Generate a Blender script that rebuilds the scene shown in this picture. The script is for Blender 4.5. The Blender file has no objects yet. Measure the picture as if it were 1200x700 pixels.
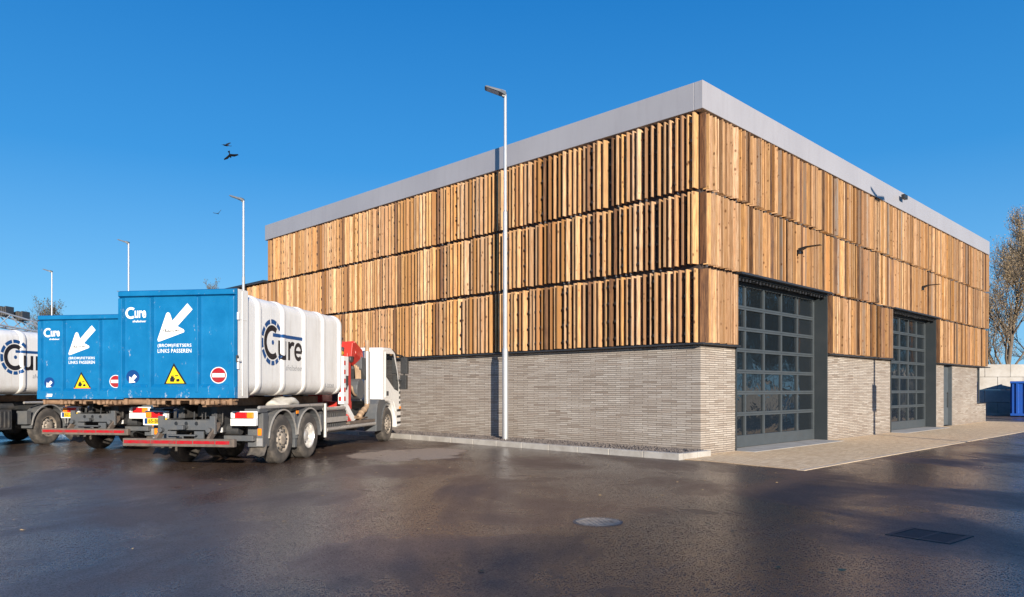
import bpy, bmesh, math, random
from mathutils import Vector, Matrix, Euler
R = math.radians
random.seed(7)
S = bpy.context.scene
COL = S.collection

# ------------------------------------------------------------------ helpers
def tag(o, label=None, cat=None, group=None, kind=None):
    if label: o['label'] = label
    if cat: o['category'] = cat
    if group: o['group'] = group
    if kind: o['kind'] = kind
    return o

def empty(name, loc=(0, 0, 0), rz=0, parent=None):
    o = bpy.data.objects.new(name, None)
    o.empty_display_size = 0.2
    COL.objects.link(o)
    o.location = loc
    o.rotation_euler = (0, 0, rz)
    if parent: o.parent = parent
    return o

def box_uv(bm):
    uv = bm.loops.layers.uv.verify()
    for f in bm.faces:
        n = f.normal
        ax = max(range(3), key=lambda i: abs(n[i]))
        for l in f.loops:
            c = l.vert.co
            l[uv].uv = (c.y, c.z) if ax == 0 else ((c.x, c.z) if ax == 1 else (c.x, c.y))

def obj(name, bm, mats, parent=None, smooth=None, bevel=0.0, loc=None, segs=2):
    if not isinstance(mats, (list, tuple)): mats = [mats]
    bm.normal_update()
    box_uv(bm)
    me = bpy.data.meshes.new(name)
    bm.to_mesh(me)
    bm.free()
    for m in mats: me.materials.append(m)
    if smooth is not None:
        me.polygons.foreach_set('use_smooth', [True] * len(me.polygons))
        if smooth > 0:
            me.set_sharp_from_angle(angle=R(smooth))
    o = bpy.data.objects.new(name, me)
    COL.objects.link(o)
    if parent: o.parent = parent
    if loc: o.location = loc
    if bevel:
        b = o.modifiers.new('b', 'BEVEL')
        b.width = bevel
        b.segments = segs
        b.limit_method = 'ANGLE'
        b.angle_limit = R(40)
        b.harden_normals = False
    return o

def copy_tree(o, parent=None):
    c = o.copy()
    COL.objects.link(c)
    if parent: c.parent = parent
    for ch in list(o.children):
        copy_tree(ch, c)
    return c

def B(): return bmesh.new()

def box(bm, x0, x1, y0, y1, z0, z1, mi=0, M=None):
    vs = []
    for z in (z0, z1):
        for (x, y) in ((x0, y0), (x1, y0), (x1, y1), (x0, y1)):
            p = Vector((x, y, z))
            if M is not None: p = M @ p
            vs.append(bm.verts.new(p))
    a, b, c, d, e, f, g, h = vs
    for q in ((d, c, b, a), (e, f, g, h), (a, b, f, e), (b, c, g, f), (c, d, h, g), (d, a, e, h)):
        fc = bm.faces.new(q)
        fc.material_index = mi
    return vs

def prism(bm, plan, z0, z1, mi=0):
    lo = [bm.verts.new((p[0], p[1], z0)) for p in plan]
    hi = [bm.verts.new((p[0], p[1], z1)) for p in plan]
    n = len(plan)
    fs = [bm.faces.new(list(reversed(lo))), bm.faces.new(hi)]
    for i in range(n):
        j = (i + 1) % n
        fs.append(bm.faces.new((lo[i], lo[j], hi[j], hi[i])))
    for f in fs: f.material_index = mi

def extr_x(bm, prof, x0, x1, mi=0):
    """profile in (y, z) extruded along x"""
    a = [bm.verts.new((x0, p[0], p[1])) for p in prof]
    b = [bm.verts.new((x1, p[0], p[1])) for p in prof]
    n = len(prof)
    fs = [bm.faces.new(list(reversed(a))), bm.faces.new(b)]
    for i in range(n):
        j = (i + 1) % n
        fs.append(bm.faces.new((a[i], a[j], b[j], b[i])))
    for f in fs: f.material_index = mi
    bmesh.ops.recalc_face_normals(bm, faces=fs)

def cyl(bm, p0, p1, r0, r1=None, n=12, mi=0, caps=True):
    p0, p1 = Vector(p0), Vector(p1)
    r1 = r0 if r1 is None else r1
    d = (p1 - p0).normalized()
    u = d.orthogonal().normalized()
    w = d.cross(u)
    A, Bv = [], []
    for i in range(n):
        t = 2 * math.pi * i / n
        k = u * math.cos(t) + w * math.sin(t)
        A.append(bm.verts.new(p0 + k * r0))
        Bv.append(bm.verts.new(p1 + k * r1))
    for i in range(n):
        j = (i + 1) % n
        f = bm.faces.new((A[i], A[j], Bv[j], Bv[i]))
        f.material_index = mi
    if caps:
        for q in (list(reversed(A)), Bv):
            f = bm.faces.new(q)
            f.material_index = mi

def tube(bm, pts, r, n=8, mi=0, caps=True):
    pts = [Vector(p) for p in pts]
    rr = r if isinstance(r, (list, tuple)) else [r] * len(pts)
    rings = []
    u = None
    for i, p in enumerate(pts):
        d = (pts[min(i + 1, len(pts) - 1)] - pts[max(i - 1, 0)]).normalized()
        if u is None: u = d.orthogonal().normalized()
        u = (u - d * u.dot(d))
        u = u.normalized() if u.length > 1e-6 else d.orthogonal().normalized()
        w = d.cross(u)
        rings.append([bm.verts.new(p + (u * math.cos(2 * math.pi * k / n) + w * math.sin(2 * math.pi * k / n)) * rr[i]) for k in range(n)])
    for a, b in zip(rings, rings[1:]):
        for k in range(n):
            j = (k + 1) % n
            f = bm.faces.new((a[k], a[j], b[j], b[k]))
            f.material_index = mi
    if caps and n > 2:
        bm.faces.new(list(reversed(rings[0]))).material_index = mi
        bm.faces.new(rings[-1]).material_index = mi

def lathe_x(bm, prof, n=40, mi=0, x0=0, cy=0, cz=0):
    """prof: list of (x, r); revolve about x axis"""
    rings = []
    for (x, r) in prof:
        rings.append([bm.verts.new((x0 + x, cy + r * math.cos(2 * math.pi * k / n), cz + r * math.sin(2 * math.pi * k / n))) for k in range(n)])
    for a, b in zip(rings, rings[1:]):
        for k in range(n):
            j = (k + 1) % n
            f = bm.faces.new((a[k], a[j], b[j], b[k]))
            f.material_index = mi
    return rings

def poly(bm, pts, mi=0):
    f = bm.faces.new([bm.verts.new(p) for p in pts])
    f.material_index = mi
    return f

# --- flat artwork in 2D (u,v) -> faces in bmesh on plane z=0
def art_poly(bm, pts, mi=0):
    f = poly(bm, [(p[0], p[1], 0) for p in pts], mi)
    f.normal_update()
    if f.normal.z < 0: f.normal_flip()
    bmesh.ops.triangulate(bm, faces=[f])

def art_arc(bm, cx, cy, r0, r1, a0, a1, mi=0, n=24):
    for i in range(n):
        t0 = R(a0 + (a1 - a0) * i / n)
        t1 = R(a0 + (a1 - a0) * (i + 1) / n)
        pts = [(cx + r0 * math.cos(t0), cy + r0 * math.sin(t0), 0), (cx + r1 * math.cos(t0), cy + r1 * math.sin(t0), 0),
               (cx + r1 * math.cos(t1), cy + r1 * math.sin(t1), 0), (cx + r0 * math.cos(t1), cy + r0 * math.sin(t1), 0)]
        poly(bm, pts, mi)

def art_disc(bm, cx, cy, r, mi=0, n=32, z=0.0):
    poly(bm, [(cx + r * math.cos(2 * math.pi * i / n), cy + r * math.sin(2 * math.pi * i / n), z) for i in range(n)], mi)

def art_text(bm, s, x0, x1, y0, y1, mi=0, bold=0.0, spacing=1.0, z=0.0, keep=False):
    cu = bpy.data.curves.new('lettering', 'FONT')
    cu.body = s
    cu.size = 1
    cu.offset = bold
    cu.space_character = spacing
    cu.resolution_u = 4
    ob = bpy.data.objects.new('lettering', cu)
    COL.objects.link(ob)
    bpy.context.view_layer.update()
    me = bpy.data.meshes.new_from_object(ob.evaluated_get(bpy.context.evaluated_depsgraph_get()))
    bpy.data.objects.remove(ob)
    bpy.data.curves.remove(cu)
    xs = [v.co.x for v in me.vertices]
    ys = [v.co.y for v in me.vertices]
    ax, bx, ay, by = min(xs), max(xs), min(ys), max(ys)
    base = len(bm.verts)
    vs = []
    for v in me.vertices:
        vs.append(bm.verts.new((x0 + (v.co.x - ax) / (bx - ax) * (x1 - x0), y0 + (v.co.y - ay) / (by - ay) * (y1 - y0), z)))
    for p in me.polygons:
        try:
            f = bm.faces.new([vs[i] for i in p.vertices])
            f.material_index = mi
        except ValueError:
            pass
    bpy.data.meshes.remove(me)

def art_map(bm, fn):
    for v in bm.verts: v.co = Vector(fn(v.co.x, v.co.y, v.co.z))

# ------------------------------------------------------------------ materials
class NT:
    def __init__(s, name):
        s.m = bpy.data.materials.new(name)
        s.m.use_nodes = True
        s.t = s.m.node_tree
        s.t.nodes.clear()
        s.out = s.n('ShaderNodeOutputMaterial')
        s.b = s.n('ShaderNodeBsdfPrincipled')
        s.l(s.b.outputs[0], s.out.inputs[0])
    def n(s, ty, **kw):
        nd = s.t.nodes.new(ty)
        for k, v in kw.items():
            if hasattr(nd, k) and k not in nd.inputs: setattr(nd, k, v)
            else: nd.inputs[k].default_value = v
        return nd
    def l(s, a, b): s.t.links.new(a, b)
    def coord(s, kind='Object', scale=(1, 1, 1), loc=(0, 0, 0)):
        tc = s.n('ShaderNodeTexCoord')
        mp = s.n('ShaderNodeMapping')
        mp.inputs['Scale'].default_value = scale
        mp.inputs['Location'].default_value = loc
        s.l(tc.outputs[kind], mp.inputs['Vector'])
        return mp.outputs[0]
    def noise(s, vec, scale, detail=4, rough=0.55, dist=0.0):
        nd = s.n('ShaderNodeTexNoise')
        nd.inputs['Scale'].default_value = scale
        nd.inputs['Detail'].default_value = detail
        nd.inputs['Roughness'].default_value = rough
        nd.inputs['Distortion'].default_value = dist
        if vec is not None: s.l(vec, nd.inputs['Vector'])
        return nd.outputs['Fac']
    def ramp(s, fac, stops, interp='LINEAR'):
        r = s.n('ShaderNodeValToRGB')
        cr = r.color_ramp
        cr.interpolation = interp
        while len(cr.elements) < len(stops): cr.elements.new(0.5)
        for e, (p, c) in zip(cr.elements, stops):
            e.position = p
            e.color = (c, c, c, 1) if isinstance(c, (int, float)) else (*c, 1)
        s.l(fac, r.inputs[0])
        return r.outputs[0]
    def mix(s, fac, a, b, mode='MIX'):
        m = s.n('ShaderNodeMix', data_type='RGBA', blend_type=mode)
        for i, v in ((0, fac), (6, a), (7, b)):
            if isinstance(v, bpy.types.NodeSocket): s.l(v, m.inputs[i])
            elif i == 0: m.inputs[0].default_value = v
            else: m.inputs[i].default_value = (*v, 1)
        return m.outputs[2]
    def math(s, op, a, b=None, clamp=False):
        m = s.n('ShaderNodeMath', operation=op)
        m.use_clamp = clamp
        for i, v in ((0, a), (1, b)):
            if v is None: continue
            if isinstance(v, bpy.types.NodeSocket): s.l(v, m.inputs[i])
            else: m.inputs[i].default_value = v
        return m.outputs[0]
    def bump(s, h, strength=0.5, dist=0.01, prev=None):
        b = s.n('ShaderNodeBump')
        b.inputs['Strength'].default_value = strength
        b.inputs['Distance'].default_value = dist
        s.l(h, b.inputs['Height'])
        if prev is not None: s.l(prev, b.inputs['Normal'])
        return b.outputs[0]
    def set(s, **kw):
        for k, v in kw.items():
            i = s.b.inputs[k.replace('_', ' ')]
            if isinstance(v, bpy.types.NodeSocket): s.l(v, i)
            elif isinstance(v, tuple): i.default_value = (*v, 1)
            else: i.default_value = v
        return s

def simple(name, col, rough=0.5, metal=0.0, dirt=None, dscale=3.0, damt=0.5, bump=0.0, bscale=60, spec=None):
    k = NT(name)
    v = k.coord()
    c = col
    n1 = k.noise(v, dscale, 6, 0.65)
    if dirt:
        f = k.ramp(n1, [(0.42, 0.0), (0.75, damt)])
        c = k.mix(f, col, dirt)
    else:
        c = k.mix(k.ramp(n1, [(0.3, 0.0), (0.7, 1.0)]), tuple(x * 0.9 for x in col), tuple(min(1, x * 1.08) for x in col))
    k.set(Base_Color=c, Roughness=k.ramp(n1, [(0.3, max(0.02, rough - 0.08)), (0.7, min(1, rough + 0.08))]), Metallic=metal)
    if bump:
        k.set(Normal=k.bump(k.noise(v, bscale, 4), bump, 0.01))
    if spec is not None: k.b.inputs['Specular IOR Level'].default_value = spec
    return k.m

def wood_mat(name, stops):
    k = NT(name)
    g = k.n('ShaderNodeNewGeometry')
    rnd = g.outputs['Random Per Island']
    tc = k.n('ShaderNodeTexCoord')
    off = k.n('ShaderNodeCombineXYZ')
    for i in range(3):
        k.l(k.math('MULTIPLY', rnd, 57.0 + 31 * i), off.inputs[i])
    add = k.n('ShaderNodeVectorMath', operation='ADD')
    k.l(tc.outputs['Object'], add.inputs[0])
    k.l(off.outputs[0], add.inputs[1])
    mp = k.n('ShaderNodeMapping')
    mp.inputs['Scale'].default_value = (1, 1, 0.06)
    k.l(add.outputs[0], mp.inputs['Vector'])
    grain = k.noise(mp.outputs[0], 38, 5, 0.6, 0.4)
    mp2 = k.n('ShaderNodeMapping')
    mp2.inputs['Scale'].default_value = (1, 1, 0.35)
    k.l(add.outputs[0], mp2.inputs['Vector'])
    blot = k.noise(mp2.outputs[0], 4.5, 4, 0.6)
    vo = k.n('ShaderNodeTexVoronoi')
    vo.inputs['Scale'].default_value = 6.5
    vo.inputs['Randomness'].default_value = 1.0
    mp3 = k.n('ShaderNodeMapping')
    mp3.inputs['Scale'].default_value = (1.25, 1.25, 0.85)
    k.l(add.outputs[0], mp3.inputs['Vector'])
    k.l(mp3.outputs[0], vo.inputs['Vector'])
    sv = k.n('ShaderNodeSeparateColor')
    k.l(vo.outputs['Color'], sv.inputs[0])
    gate = k.math('MULTIPLY', k.math('GREATER_THAN', sv.outputs[0], 0.45), k.math('ADD', sv.outputs[1], 0.35))
    knot = k.math('MULTIPLY', k.ramp(k.math('DIVIDE', vo.outputs['Distance'], k.math('ADD', gate, 0.02)), [(0.10, 1.0), (0.24, 0.0)]), 1.0)
    base = k.ramp(rnd, stops, 'CONSTANT')
    # hue wobble of each board
    hv = k.n('ShaderNodeHueSaturation')
    k.l(base, hv.inputs['Color'])
    k.l(k.math('ADD', k.math('MULTIPLY', k.math('FRACT', k.math('MULTIPLY', rnd, 91.7)), 0.62), 0.64), hv.inputs['Value'])
    k.l(k.math('ADD', k.math('MULTIPLY', k.math('FRACT', k.math('MULTIPLY', rnd, 37.3)), 0.26), 0.80), hv.inputs['Saturation'])
    c = k.mix(k.ramp(grain, [(0.36, 0.75), (0.60, 0.0)]), hv.outputs[0], (0.30, 0.15, 0.065))
    c = k.mix(k.ramp(blot, [(0.45, 0.0), (0.75, 0.35)]), c, (0.36, 0.2, 0.1))
    c = k.mix(k.math('MULTIPLY', knot, 0.85), c, (0.13, 0.055, 0.022))
    k.set(Base_Color=c, Roughness=0.72, Normal=k.bump(grain, 0.35, 0.004))
    k.b.inputs['Specular IOR Level'].default_value = 0.25
    return k.m

L1, L2, L3, L4 = (0.61, 0.345, 0.150), (0.54, 0.28, 0.105), (0.66, 0.40, 0.19), (0.44, 0.21, 0.075)
DK, DK2, GR = (0.080, 0.043, 0.030), (0.15, 0.080, 0.050), (0.40, 0.33, 0.27)
M_WOOD_L = wood_mat('larch_boards_street', [(0, L1), (0.22, L3), (0.45, L2), (0.62, L1), (0.76, L4), (0.87, L3), (0.95, DK2), (0.985, DK)])
M_WOOD_R = wood_mat('larch_boards_yard', [(0, L1), (0.15, L2), (0.30, DK), (0.38, L3), (0.53, L4), (0.62, DK2), (0.71, L1), (0.84, L2), (0.94, (0.30, 0.22, 0.16)), (0.975, GR)])

def brick_mat():
    k = NT('long_grey_brick')
    tc = k.n('ShaderNodeTexCoord')
    bt = k.n('ShaderNodeTexBrick')
    bt.offset = 0.37
    bt.offset_frequency = 2
    bt.squash = 1.0
    bt.inputs['Scale'].default_value = 1
    bt.inputs['Brick Width'].default_value = 0.43
    bt.inputs['Row Height'].default_value = 0.054
    bt.inputs['Mortar Size'].default_value = 0.007
    bt.inputs['Mortar Smooth'].default_value = 0.2
    bt.inputs['Bias'].default_value = 0.0
    bt.inputs['Color1'].default_value = (0, 0, 0, 1)
    bt.inputs['Color2'].default_value = (1, 1, 1, 1)
    bt.inputs['Mortar'].default_value = (0.5, 0.5, 0.5, 1)
    n0 = k.n('ShaderNodeTexNoise')
    n0.inputs['Scale'].default_value = 2.2
    k.l(tc.outputs['UV'], n0.inputs['Vector'])
    wob = k.n('ShaderNodeVectorMath', operation='MULTIPLY_ADD')
    k.l(n0.outputs['Color'], wob.inputs[0])
    wob.inputs[1].default_value = (0.05, 0.022, 0)
    k.l(tc.outputs['UV'], wob.inputs[2])
    k.l(wob.outputs[0], bt.inputs['Vector'])
    tone = k.ramp(bt.outputs['Color'], [(0.0, (0.27, 0.215, 0.17)), (0.13, (0.41, 0.355, 0.295)), (0.5, (0.49, 0.435, 0.37)), (0.8, (0.58, 0.525, 0.455)), (1.0, (0.42, 0.345, 0.28))])
    big = k.noise(tc.outputs['UV'], 0.55, 5, 0.6)
    tone = k.mix(k.ramp(big, [(0.38, 0.0), (0.64, 0.6)]), tone, (0.34, 0.28, 0.23))
    mpn = k.n('ShaderNodeMapping')
    mpn.inputs['Scale'].default_value = (1, 5, 1)
    k.l(tc.outputs['UV'], mpn.inputs['Vector'])
    fine = k.noise(mpn.outputs[0], 9, 6, 0.7)
    tone = k.mix(k.ramp(fine, [(0.3, 0.35), (0.7, 0.0)]), tone, (0.25, 0.21, 0.18))
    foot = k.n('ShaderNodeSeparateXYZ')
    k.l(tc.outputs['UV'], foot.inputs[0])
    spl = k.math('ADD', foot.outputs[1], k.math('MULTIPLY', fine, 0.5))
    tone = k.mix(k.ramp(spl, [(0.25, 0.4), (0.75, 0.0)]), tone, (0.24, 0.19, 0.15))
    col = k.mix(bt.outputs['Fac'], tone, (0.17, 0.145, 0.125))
    h = k.math('ADD', k.math('MULTIPLY', bt.outputs['Fac'], -1.0), k.math('MULTIPLY', fine, 0.5))
    h = k.math('ADD', h, k.math('MULTIPLY', bt.outputs['Color'], 0.45))
    k.set(Base_Color=col, Roughness=0.9, Normal=k.bump(h, 1.0, 0.016))
    k.b.inputs['Specular IOR Level'].default_value = 0.2
    return k.m
M_BRICK = brick_mat()

def paver_mat():
    k = NT('clay_pavers')
    tc = k.n('ShaderNodeTexCoord')
    bt = k.n('ShaderNodeTexBrick')
    bt.inputs['Scale'].default_value = 1
    bt.inputs['Brick Width'].default_value = 0.21
    bt.inputs['Row Height'].default_value = 0.105
    bt.inputs['Mortar Size'].default_value = 0.008
    bt.inputs['Color1'].default_value = (0.70, 0.49, 0.27, 1)
    bt.inputs['Color2'].default_value = (0.92, 0.71, 0.44, 1)
    bt.inputs['Mortar'].default_value = (0.30, 0.2, 0.12, 1)
    k.l(tc.outputs['UV'], bt.inputs['Vector'])
    nz = k.noise(tc.outputs['UV'], 1.1, 6, 0.65)
    c = k.mix(k.ramp(nz, [(0.35, 0.0), (0.7, 0.6)]), bt.outputs['Color'], (0.60, 0.43, 0.26))
    k.set(Base_Color=c, Roughness=0.8, Normal=k.bump(k.math('MULTIPLY', bt.outputs['Fac'], -1.0), 0.5, 0.01))
    return k.m

def asphalt_mat(wet=True):
    k = NT('wet_asphalt' if wet else 'asphalt')
    v = k.coord()
    agg = k.n('ShaderNodeTexVoronoi')
    agg.inputs['Scale'].default_value = 88
    k.l(v, agg.inputs['Vector'])
    fine = k.noise(v, 240, 3, 0.6)
    mid = k.noise(v, 7, 5, 0.6)
    big = k.noise(v, 0.28, 5, 0.55, 0.6)
    col = k.mix(k.ramp(big, [(0.3, 0.0), (0.72, 1.0)]), (0.050, 0.031, 0.024), (0.135, 0.080, 0.053))
    col = k.mix(k.ramp(mid, [(0.35, 0.0), (0.75, 0.4)]), col, (0.095, 0.066, 0.05))
    sepc = k.n('ShaderNodeSeparateColor')
    k.l(agg.outputs['Color'], sepc.inputs[0])
    grit = k.ramp(sepc.outputs[0], [(0.72, 0.0), (0.97, 0.75)])
    col = k.mix(grit, col, (0.17, 0.135, 0.11))
    # dry patches with a crisp edge around the parked lorry and the kerb
    pv = k.coord(loc=(3.4, 1.2, 0))
    pn = k.noise(pv, 0.55, 6, 0.62, 0.3)
    sep = k.n('ShaderNodeSeparateXYZ')
    k.l(v, sep.inputs[0])
    def bell(sock, c, w):
        d = k.math('DIVIDE', k.math('SUBTRACT', sock, c), w)
        return k.math('SUBTRACT', 1.0, k.math('MULTIPLY', d, d), clamp=True)
    zone = k.math('MULTIPLY', bell(sep.outputs[0], -2.6, 2.6), bell(sep.outputs[1], 18.4, 3.2))
    dry = k.ramp(k.math('MULTIPLY', pn, zone), [(0.36, 0.0), (0.385, 1.0)])
    col = k.mix(k.math('MULTIPLY', dry, 0.85), col, (0.42, 0.325, 0.24))
    # moisture: large damp fields, streaks
    st = k.noise(k.coord(scale=(1, 0.35, 1)), 0.5, 5, 0.6, 0.8)
    rough = k.ramp(k.math('ADD', k.math('MULTIPLY', big, 0.5), k.math('MULTIPLY', st, 0.5)), [(0.40, 0.12), (0.49, 0.24), (0.58, 0.52)])
    # stones standing out of the water film are matt
    stone = k.ramp(sepc.outputs[1], [(0.62, 0.0), (0.9, 0.8)])
    stone = k.math('MULTIPLY', stone, k.ramp(k.noise(v, 3.1, 4, 0.6), [(0.3, 0.35), (0.65, 1.0)]))
    rough = k.mix(stone, rough, (0.75, 0.75, 0.75))
    col = k.mix(k.math('MULTIPLY', k.ramp(sepc.outputs[2], [(0.7, 0.0), (0.95, 0.6)]), 1.0), col, (0.012, 0.009, 0.009))
    # rolled seam between two paving lanes
    sm = k.math('ABSOLUTE', k.math('ADD', k.math('SUBTRACT', sep.outputs[0], sep.outputs[1]), k.math('ADD', 5.1, k.math('MULTIPLY', k.noise(v, 0.7, 3), 0.25))))
    seam = k.math('MULTIPLY', k.ramp(sm, [(0.03, 1.0), (0.13, 0.0)]), k.ramp(k.noise(v, 1.7, 5, 0.7), [(0.35, 0.0), (0.6, 0.8)]))
    col = k.mix(seam, col, (0.12, 0.085, 0.065))
    rough = k.mix(k.math('MULTIPLY', dry, 0.8), rough, (0.85, 0.85, 0.85))
    h = k.math('ADD', k.math('MULTIPLY', agg.outputs['Distance'], -0.8), k.math('MULTIPLY', fine, 0.6))
    clod = k.noise(v, 34, 3, 0.6)
    nrm = k.bump(h, 0.30, 0.006)
    nrm = k.bump(clod, 0.10, 0.010, nrm)
    nrm = k.bump(mid, 0.12, 0.03, nrm)
    k.set(Base_Color=col, Roughness=rough, Normal=nrm)
    k.b.inputs['Specular IOR Level'].default_value = 0.5
    return k.m

M_ASPH = asphalt_mat()
M_PAVER = paver_mat()
M_CONC = simple('kerb_concrete', (0.45, 0.425, 0.385), 0.85, 0, (0.22, 0.19, 0.155), 2.0, 0.75, 0.3, 70)
M_EDGE = simple('edging_stone', (0.60, 0.47, 0.32), 0.85, 0, (0.45, 0.37, 0.28), 2.5, 0.6, 0.3, 70)
M_CONC2 = simple('block_concrete', (0.44, 0.42, 0.385), 0.9, 0, (0.27, 0.235, 0.19), 0.9, 0.8, 0.3, 20)
M_SOIL = simple('field_soil', (0.10, 0.085, 0.05), 0.95, 0, (0.07, 0.08, 0.03), 0.3, 0.8)
M_STONE = simple('dark_pebble', (0.12, 0.10, 0.09), 0.8, 0, (0.25, 0.22, 0.2), 12, 0.8)
def fascia_mat():
    k = NT('grey_aluminium_fascia')
    st = k.noise(k.coord(scale=(1, 1, 0.12)), 5.5, 5, 0.7)
    bg_ = k.noise(k.coord(), 0.35, 3)
    c = k.mix(k.ramp(bg_, [(0.35, 0.0), (0.65, 1.0)]), (0.335, 0.322, 0.335), (0.372, 0.358, 0.37))
    c = k.mix(k.ramp(st, [(0.5, 0.0), (0.72, 0.32)]), c, (0.28, 0.26, 0.27))
    k.set(Base_Color=c, Roughness=0.45, Normal=k.bump(bg_, 0.25, 0.03))
    return k.m
M_FASCIA = fascia_mat()
M_BLACK = simple('black_membrane', (0.045, 0.032, 0.027), 0.8)
M_FLASH = simple('black_flashing', (0.03, 0.03, 0.033), 0.45)
M_CLIP = simple('dark_clip', (0.035, 0.028, 0.026), 0.6)
M_SPACER = simple('zinc_spacer', (0.15, 0.14, 0.14), 0.5, 0.2)
M_STEELB = simple('blue_grey_steel', (0.034, 0.042, 0.047), 0.42, 0.0, (0.055, 0.06, 0.064), 1.0, 0.5)
M_LEAF = simple('grey_door_paint', (0.085, 0.10, 0.112), 0.45)
M_DOORF = simple('anthracite_frame', (0.062, 0.073, 0.08), 0.4)
M_ROOF = simple('roof_felt', (0.12, 0.12, 0.12), 0.9)
M_GALV = simple('galvanised_steel', (0.50, 0.51, 0.52), 0.42, 0.55, (0.38, 0.39, 0.4), 8, 0.5)
M_LAMPG = simple('lamp_grey', (0.16, 0.17, 0.18), 0.45, 0.3)
M_LENS = simple('lamp_lens', (0.55, 0.57, 0.6), 0.25)
M_WHITE = simple('white_lorry_paint', (0.80, 0.79, 0.76), 0.28, 0, (0.62, 0.58, 0.52), 2.2, 0.35)
def body_mat():
    k = NT('white_container_paint')
    n1 = k.noise(k.coord(), 1.3, 6, 0.65)
    st = k.noise(k.coord(scale=(1, 1, 0.07)), 7.0, 6, 0.72)
    sep = k.n('ShaderNodeSeparateXYZ')
    k.l(k.coord(), sep.inputs[0])
    c = k.mix(k.ramp(n1, [(0.40, 0.0), (0.75, 0.35)]), (0.85, 0.84, 0.81), (0.62, 0.58, 0.52))
    c = k.mix(k.ramp(st, [(0.52, 0.0), (0.72, 0.38)]), c, (0.50, 0.44, 0.36))
    splash = k.math('ADD', sep.outputs[2], k.math('MULTIPLY', k.noise(k.coord(), 4, 6, 0.7), 0.9))
    c = k.mix(k.ramp(splash, [(0.35, 0.5), (0.85, 0.0)]), c, (0.44, 0.37, 0.29))
    spot = k.ramp(k.noise(k.coord(loc=(3, 1, 9)), 9, 8, 0.75), [(0.69, 0.0), (0.72, 0.75)])
    c = k.mix(spot, c, (0.27, 0.15, 0.08))
    dent = k.noise(k.coord(scale=(1, 1, .7)), 1.6, 2)
    k.set(Base_Color=c, Roughness=k.ramp(n1, [(0.3, 0.3), (0.7, 0.5)]), Normal=k.bump(dent, 0.35, 0.05))
    return k.m
M_BODYW = body_mat()
M_CANVAS = simple('dirty_canvas', (0.58, 0.55, 0.49), 0.9, 0, (0.3, 0.27, 0.22), 4, 0.8, 0.5, 14)
M_CHAS = simple('dark_chassis_paint', (0.045, 0.048, 0.052), 0.5, 0, (0.11, 0.095, 0.08), 3.5, 0.8)
M_GUARD = simple('grey_mudguard', (0.085, 0.092, 0.10), 0.55, 0, (0.16, 0.145, 0.125), 3, 0.6, 0.15, 12)
M_RUBBER = simple('tyre_rubber', (0.055, 0.05, 0.046), 0.85, 0, (0.17, 0.145, 0.12), 4, 0.9, 0.2, 40)
M_RIM = simple('dusty_rim', (0.36, 0.31, 0.255), 0.65, 0.1, (0.16, 0.125, 0.095), 7, 0.8)
M_RIMA = simple('bright_rim', (0.66, 0.64, 0.61), 0.35, 0.5, (0.45, 0.4, 0.35), 5, 0.5)
M_RUST = simple('rusty_steel', (0.30, 0.185, 0.11), 0.85, 0, (0.12, 0.07, 0.045), 6, 0.9, 0.4, 40)
M_RED = simple('red_crane_paint', (0.56, 0.035, 0.025), 0.38, 0, (0.3, 0.04, 0.03), 4, 0.5)
M_REDREF = simple('red_reflector', (0.40, 0.008, 0.014), 0.35, 0, (0.16, 0.06, 0.05), 8, 0.9)
M_BARD = simple('grimy_bar', (0.155, 0.12, 0.095), 0.8, 0, (0.06, 0.05, 0.045), 6, 0.9)
M_TAN = simple('tan_pipe', (0.42, 0.29, 0.18), 0.6, 0.1, (0.22, 0.14, 0.09), 6, 0.6)
M_SILV = simple('silver_tube', (0.62, 0.60, 0.57), 0.32, 0.6, (0.4, 0.36, 0.3), 5, 0.5)
M_AMBER = simple('amber_lens', (0.85, 0.24, 0.01), 0.25)
M_TAILR = simple('red_lens', (0.62, 0.012, 0.012), 0.2)
M_MIRR = simple('black_plastic', (0.02, 0.021, 0.023), 0.42)
M_YEL = simple('yellow_sheet', (0.83, 0.60, 0.01), 0.4)
M_PLATE = simple('yellow_plate', (0.80, 0.52, 0.01), 0.4)
M_SIGNW = simple('white_sheet', (0.82, 0.82, 0.80), 0.42)
M_LOGOB = simple('blue_lettering', (0.008, 0.075, 0.24), 0.4)
M_LOGOK = simple('black_lettering', (0.016, 0.014, 0.018), 0.4)
M_LOGOG = simple('grey_lettering', (0.34, 0.35, 0.37), 0.5)
M_SIGNB = simple('blue_sheet', (0.005, 0.05, 0.20), 0.4)
M_BLUEC = simple('blue_container', (0.01, 0.075, 0.36), 0.4, 0, (0.02, 0.05, 0.2), 2, 0.5)
M_IRON = simple('cast_iron', (0.05, 0.042, 0.038), 0.6, 0.3, (0.1, 0.08, 0.065), 12, 0.6, 0.3, 60)
M_MANH = simple('worn_iron', (0.36, 0.30, 0.24), 0.85, 0.0, (0.10, 0.08, 0.065), 9, 0.95, 0.5, 40)
M_BARK = simple('grey_bark', (0.135, 0.10, 0.07), 0.9, 0, (0.24, 0.19, 0.14), 3, 0.7, 0.4, 18)
M_BIRD = simple('black_feathers', (0.012, 0.012, 0.014), 0.6)
M_WARE = simple('warehouse_sheet', (0.42, 0.43, 0.44), 0.6)

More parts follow.
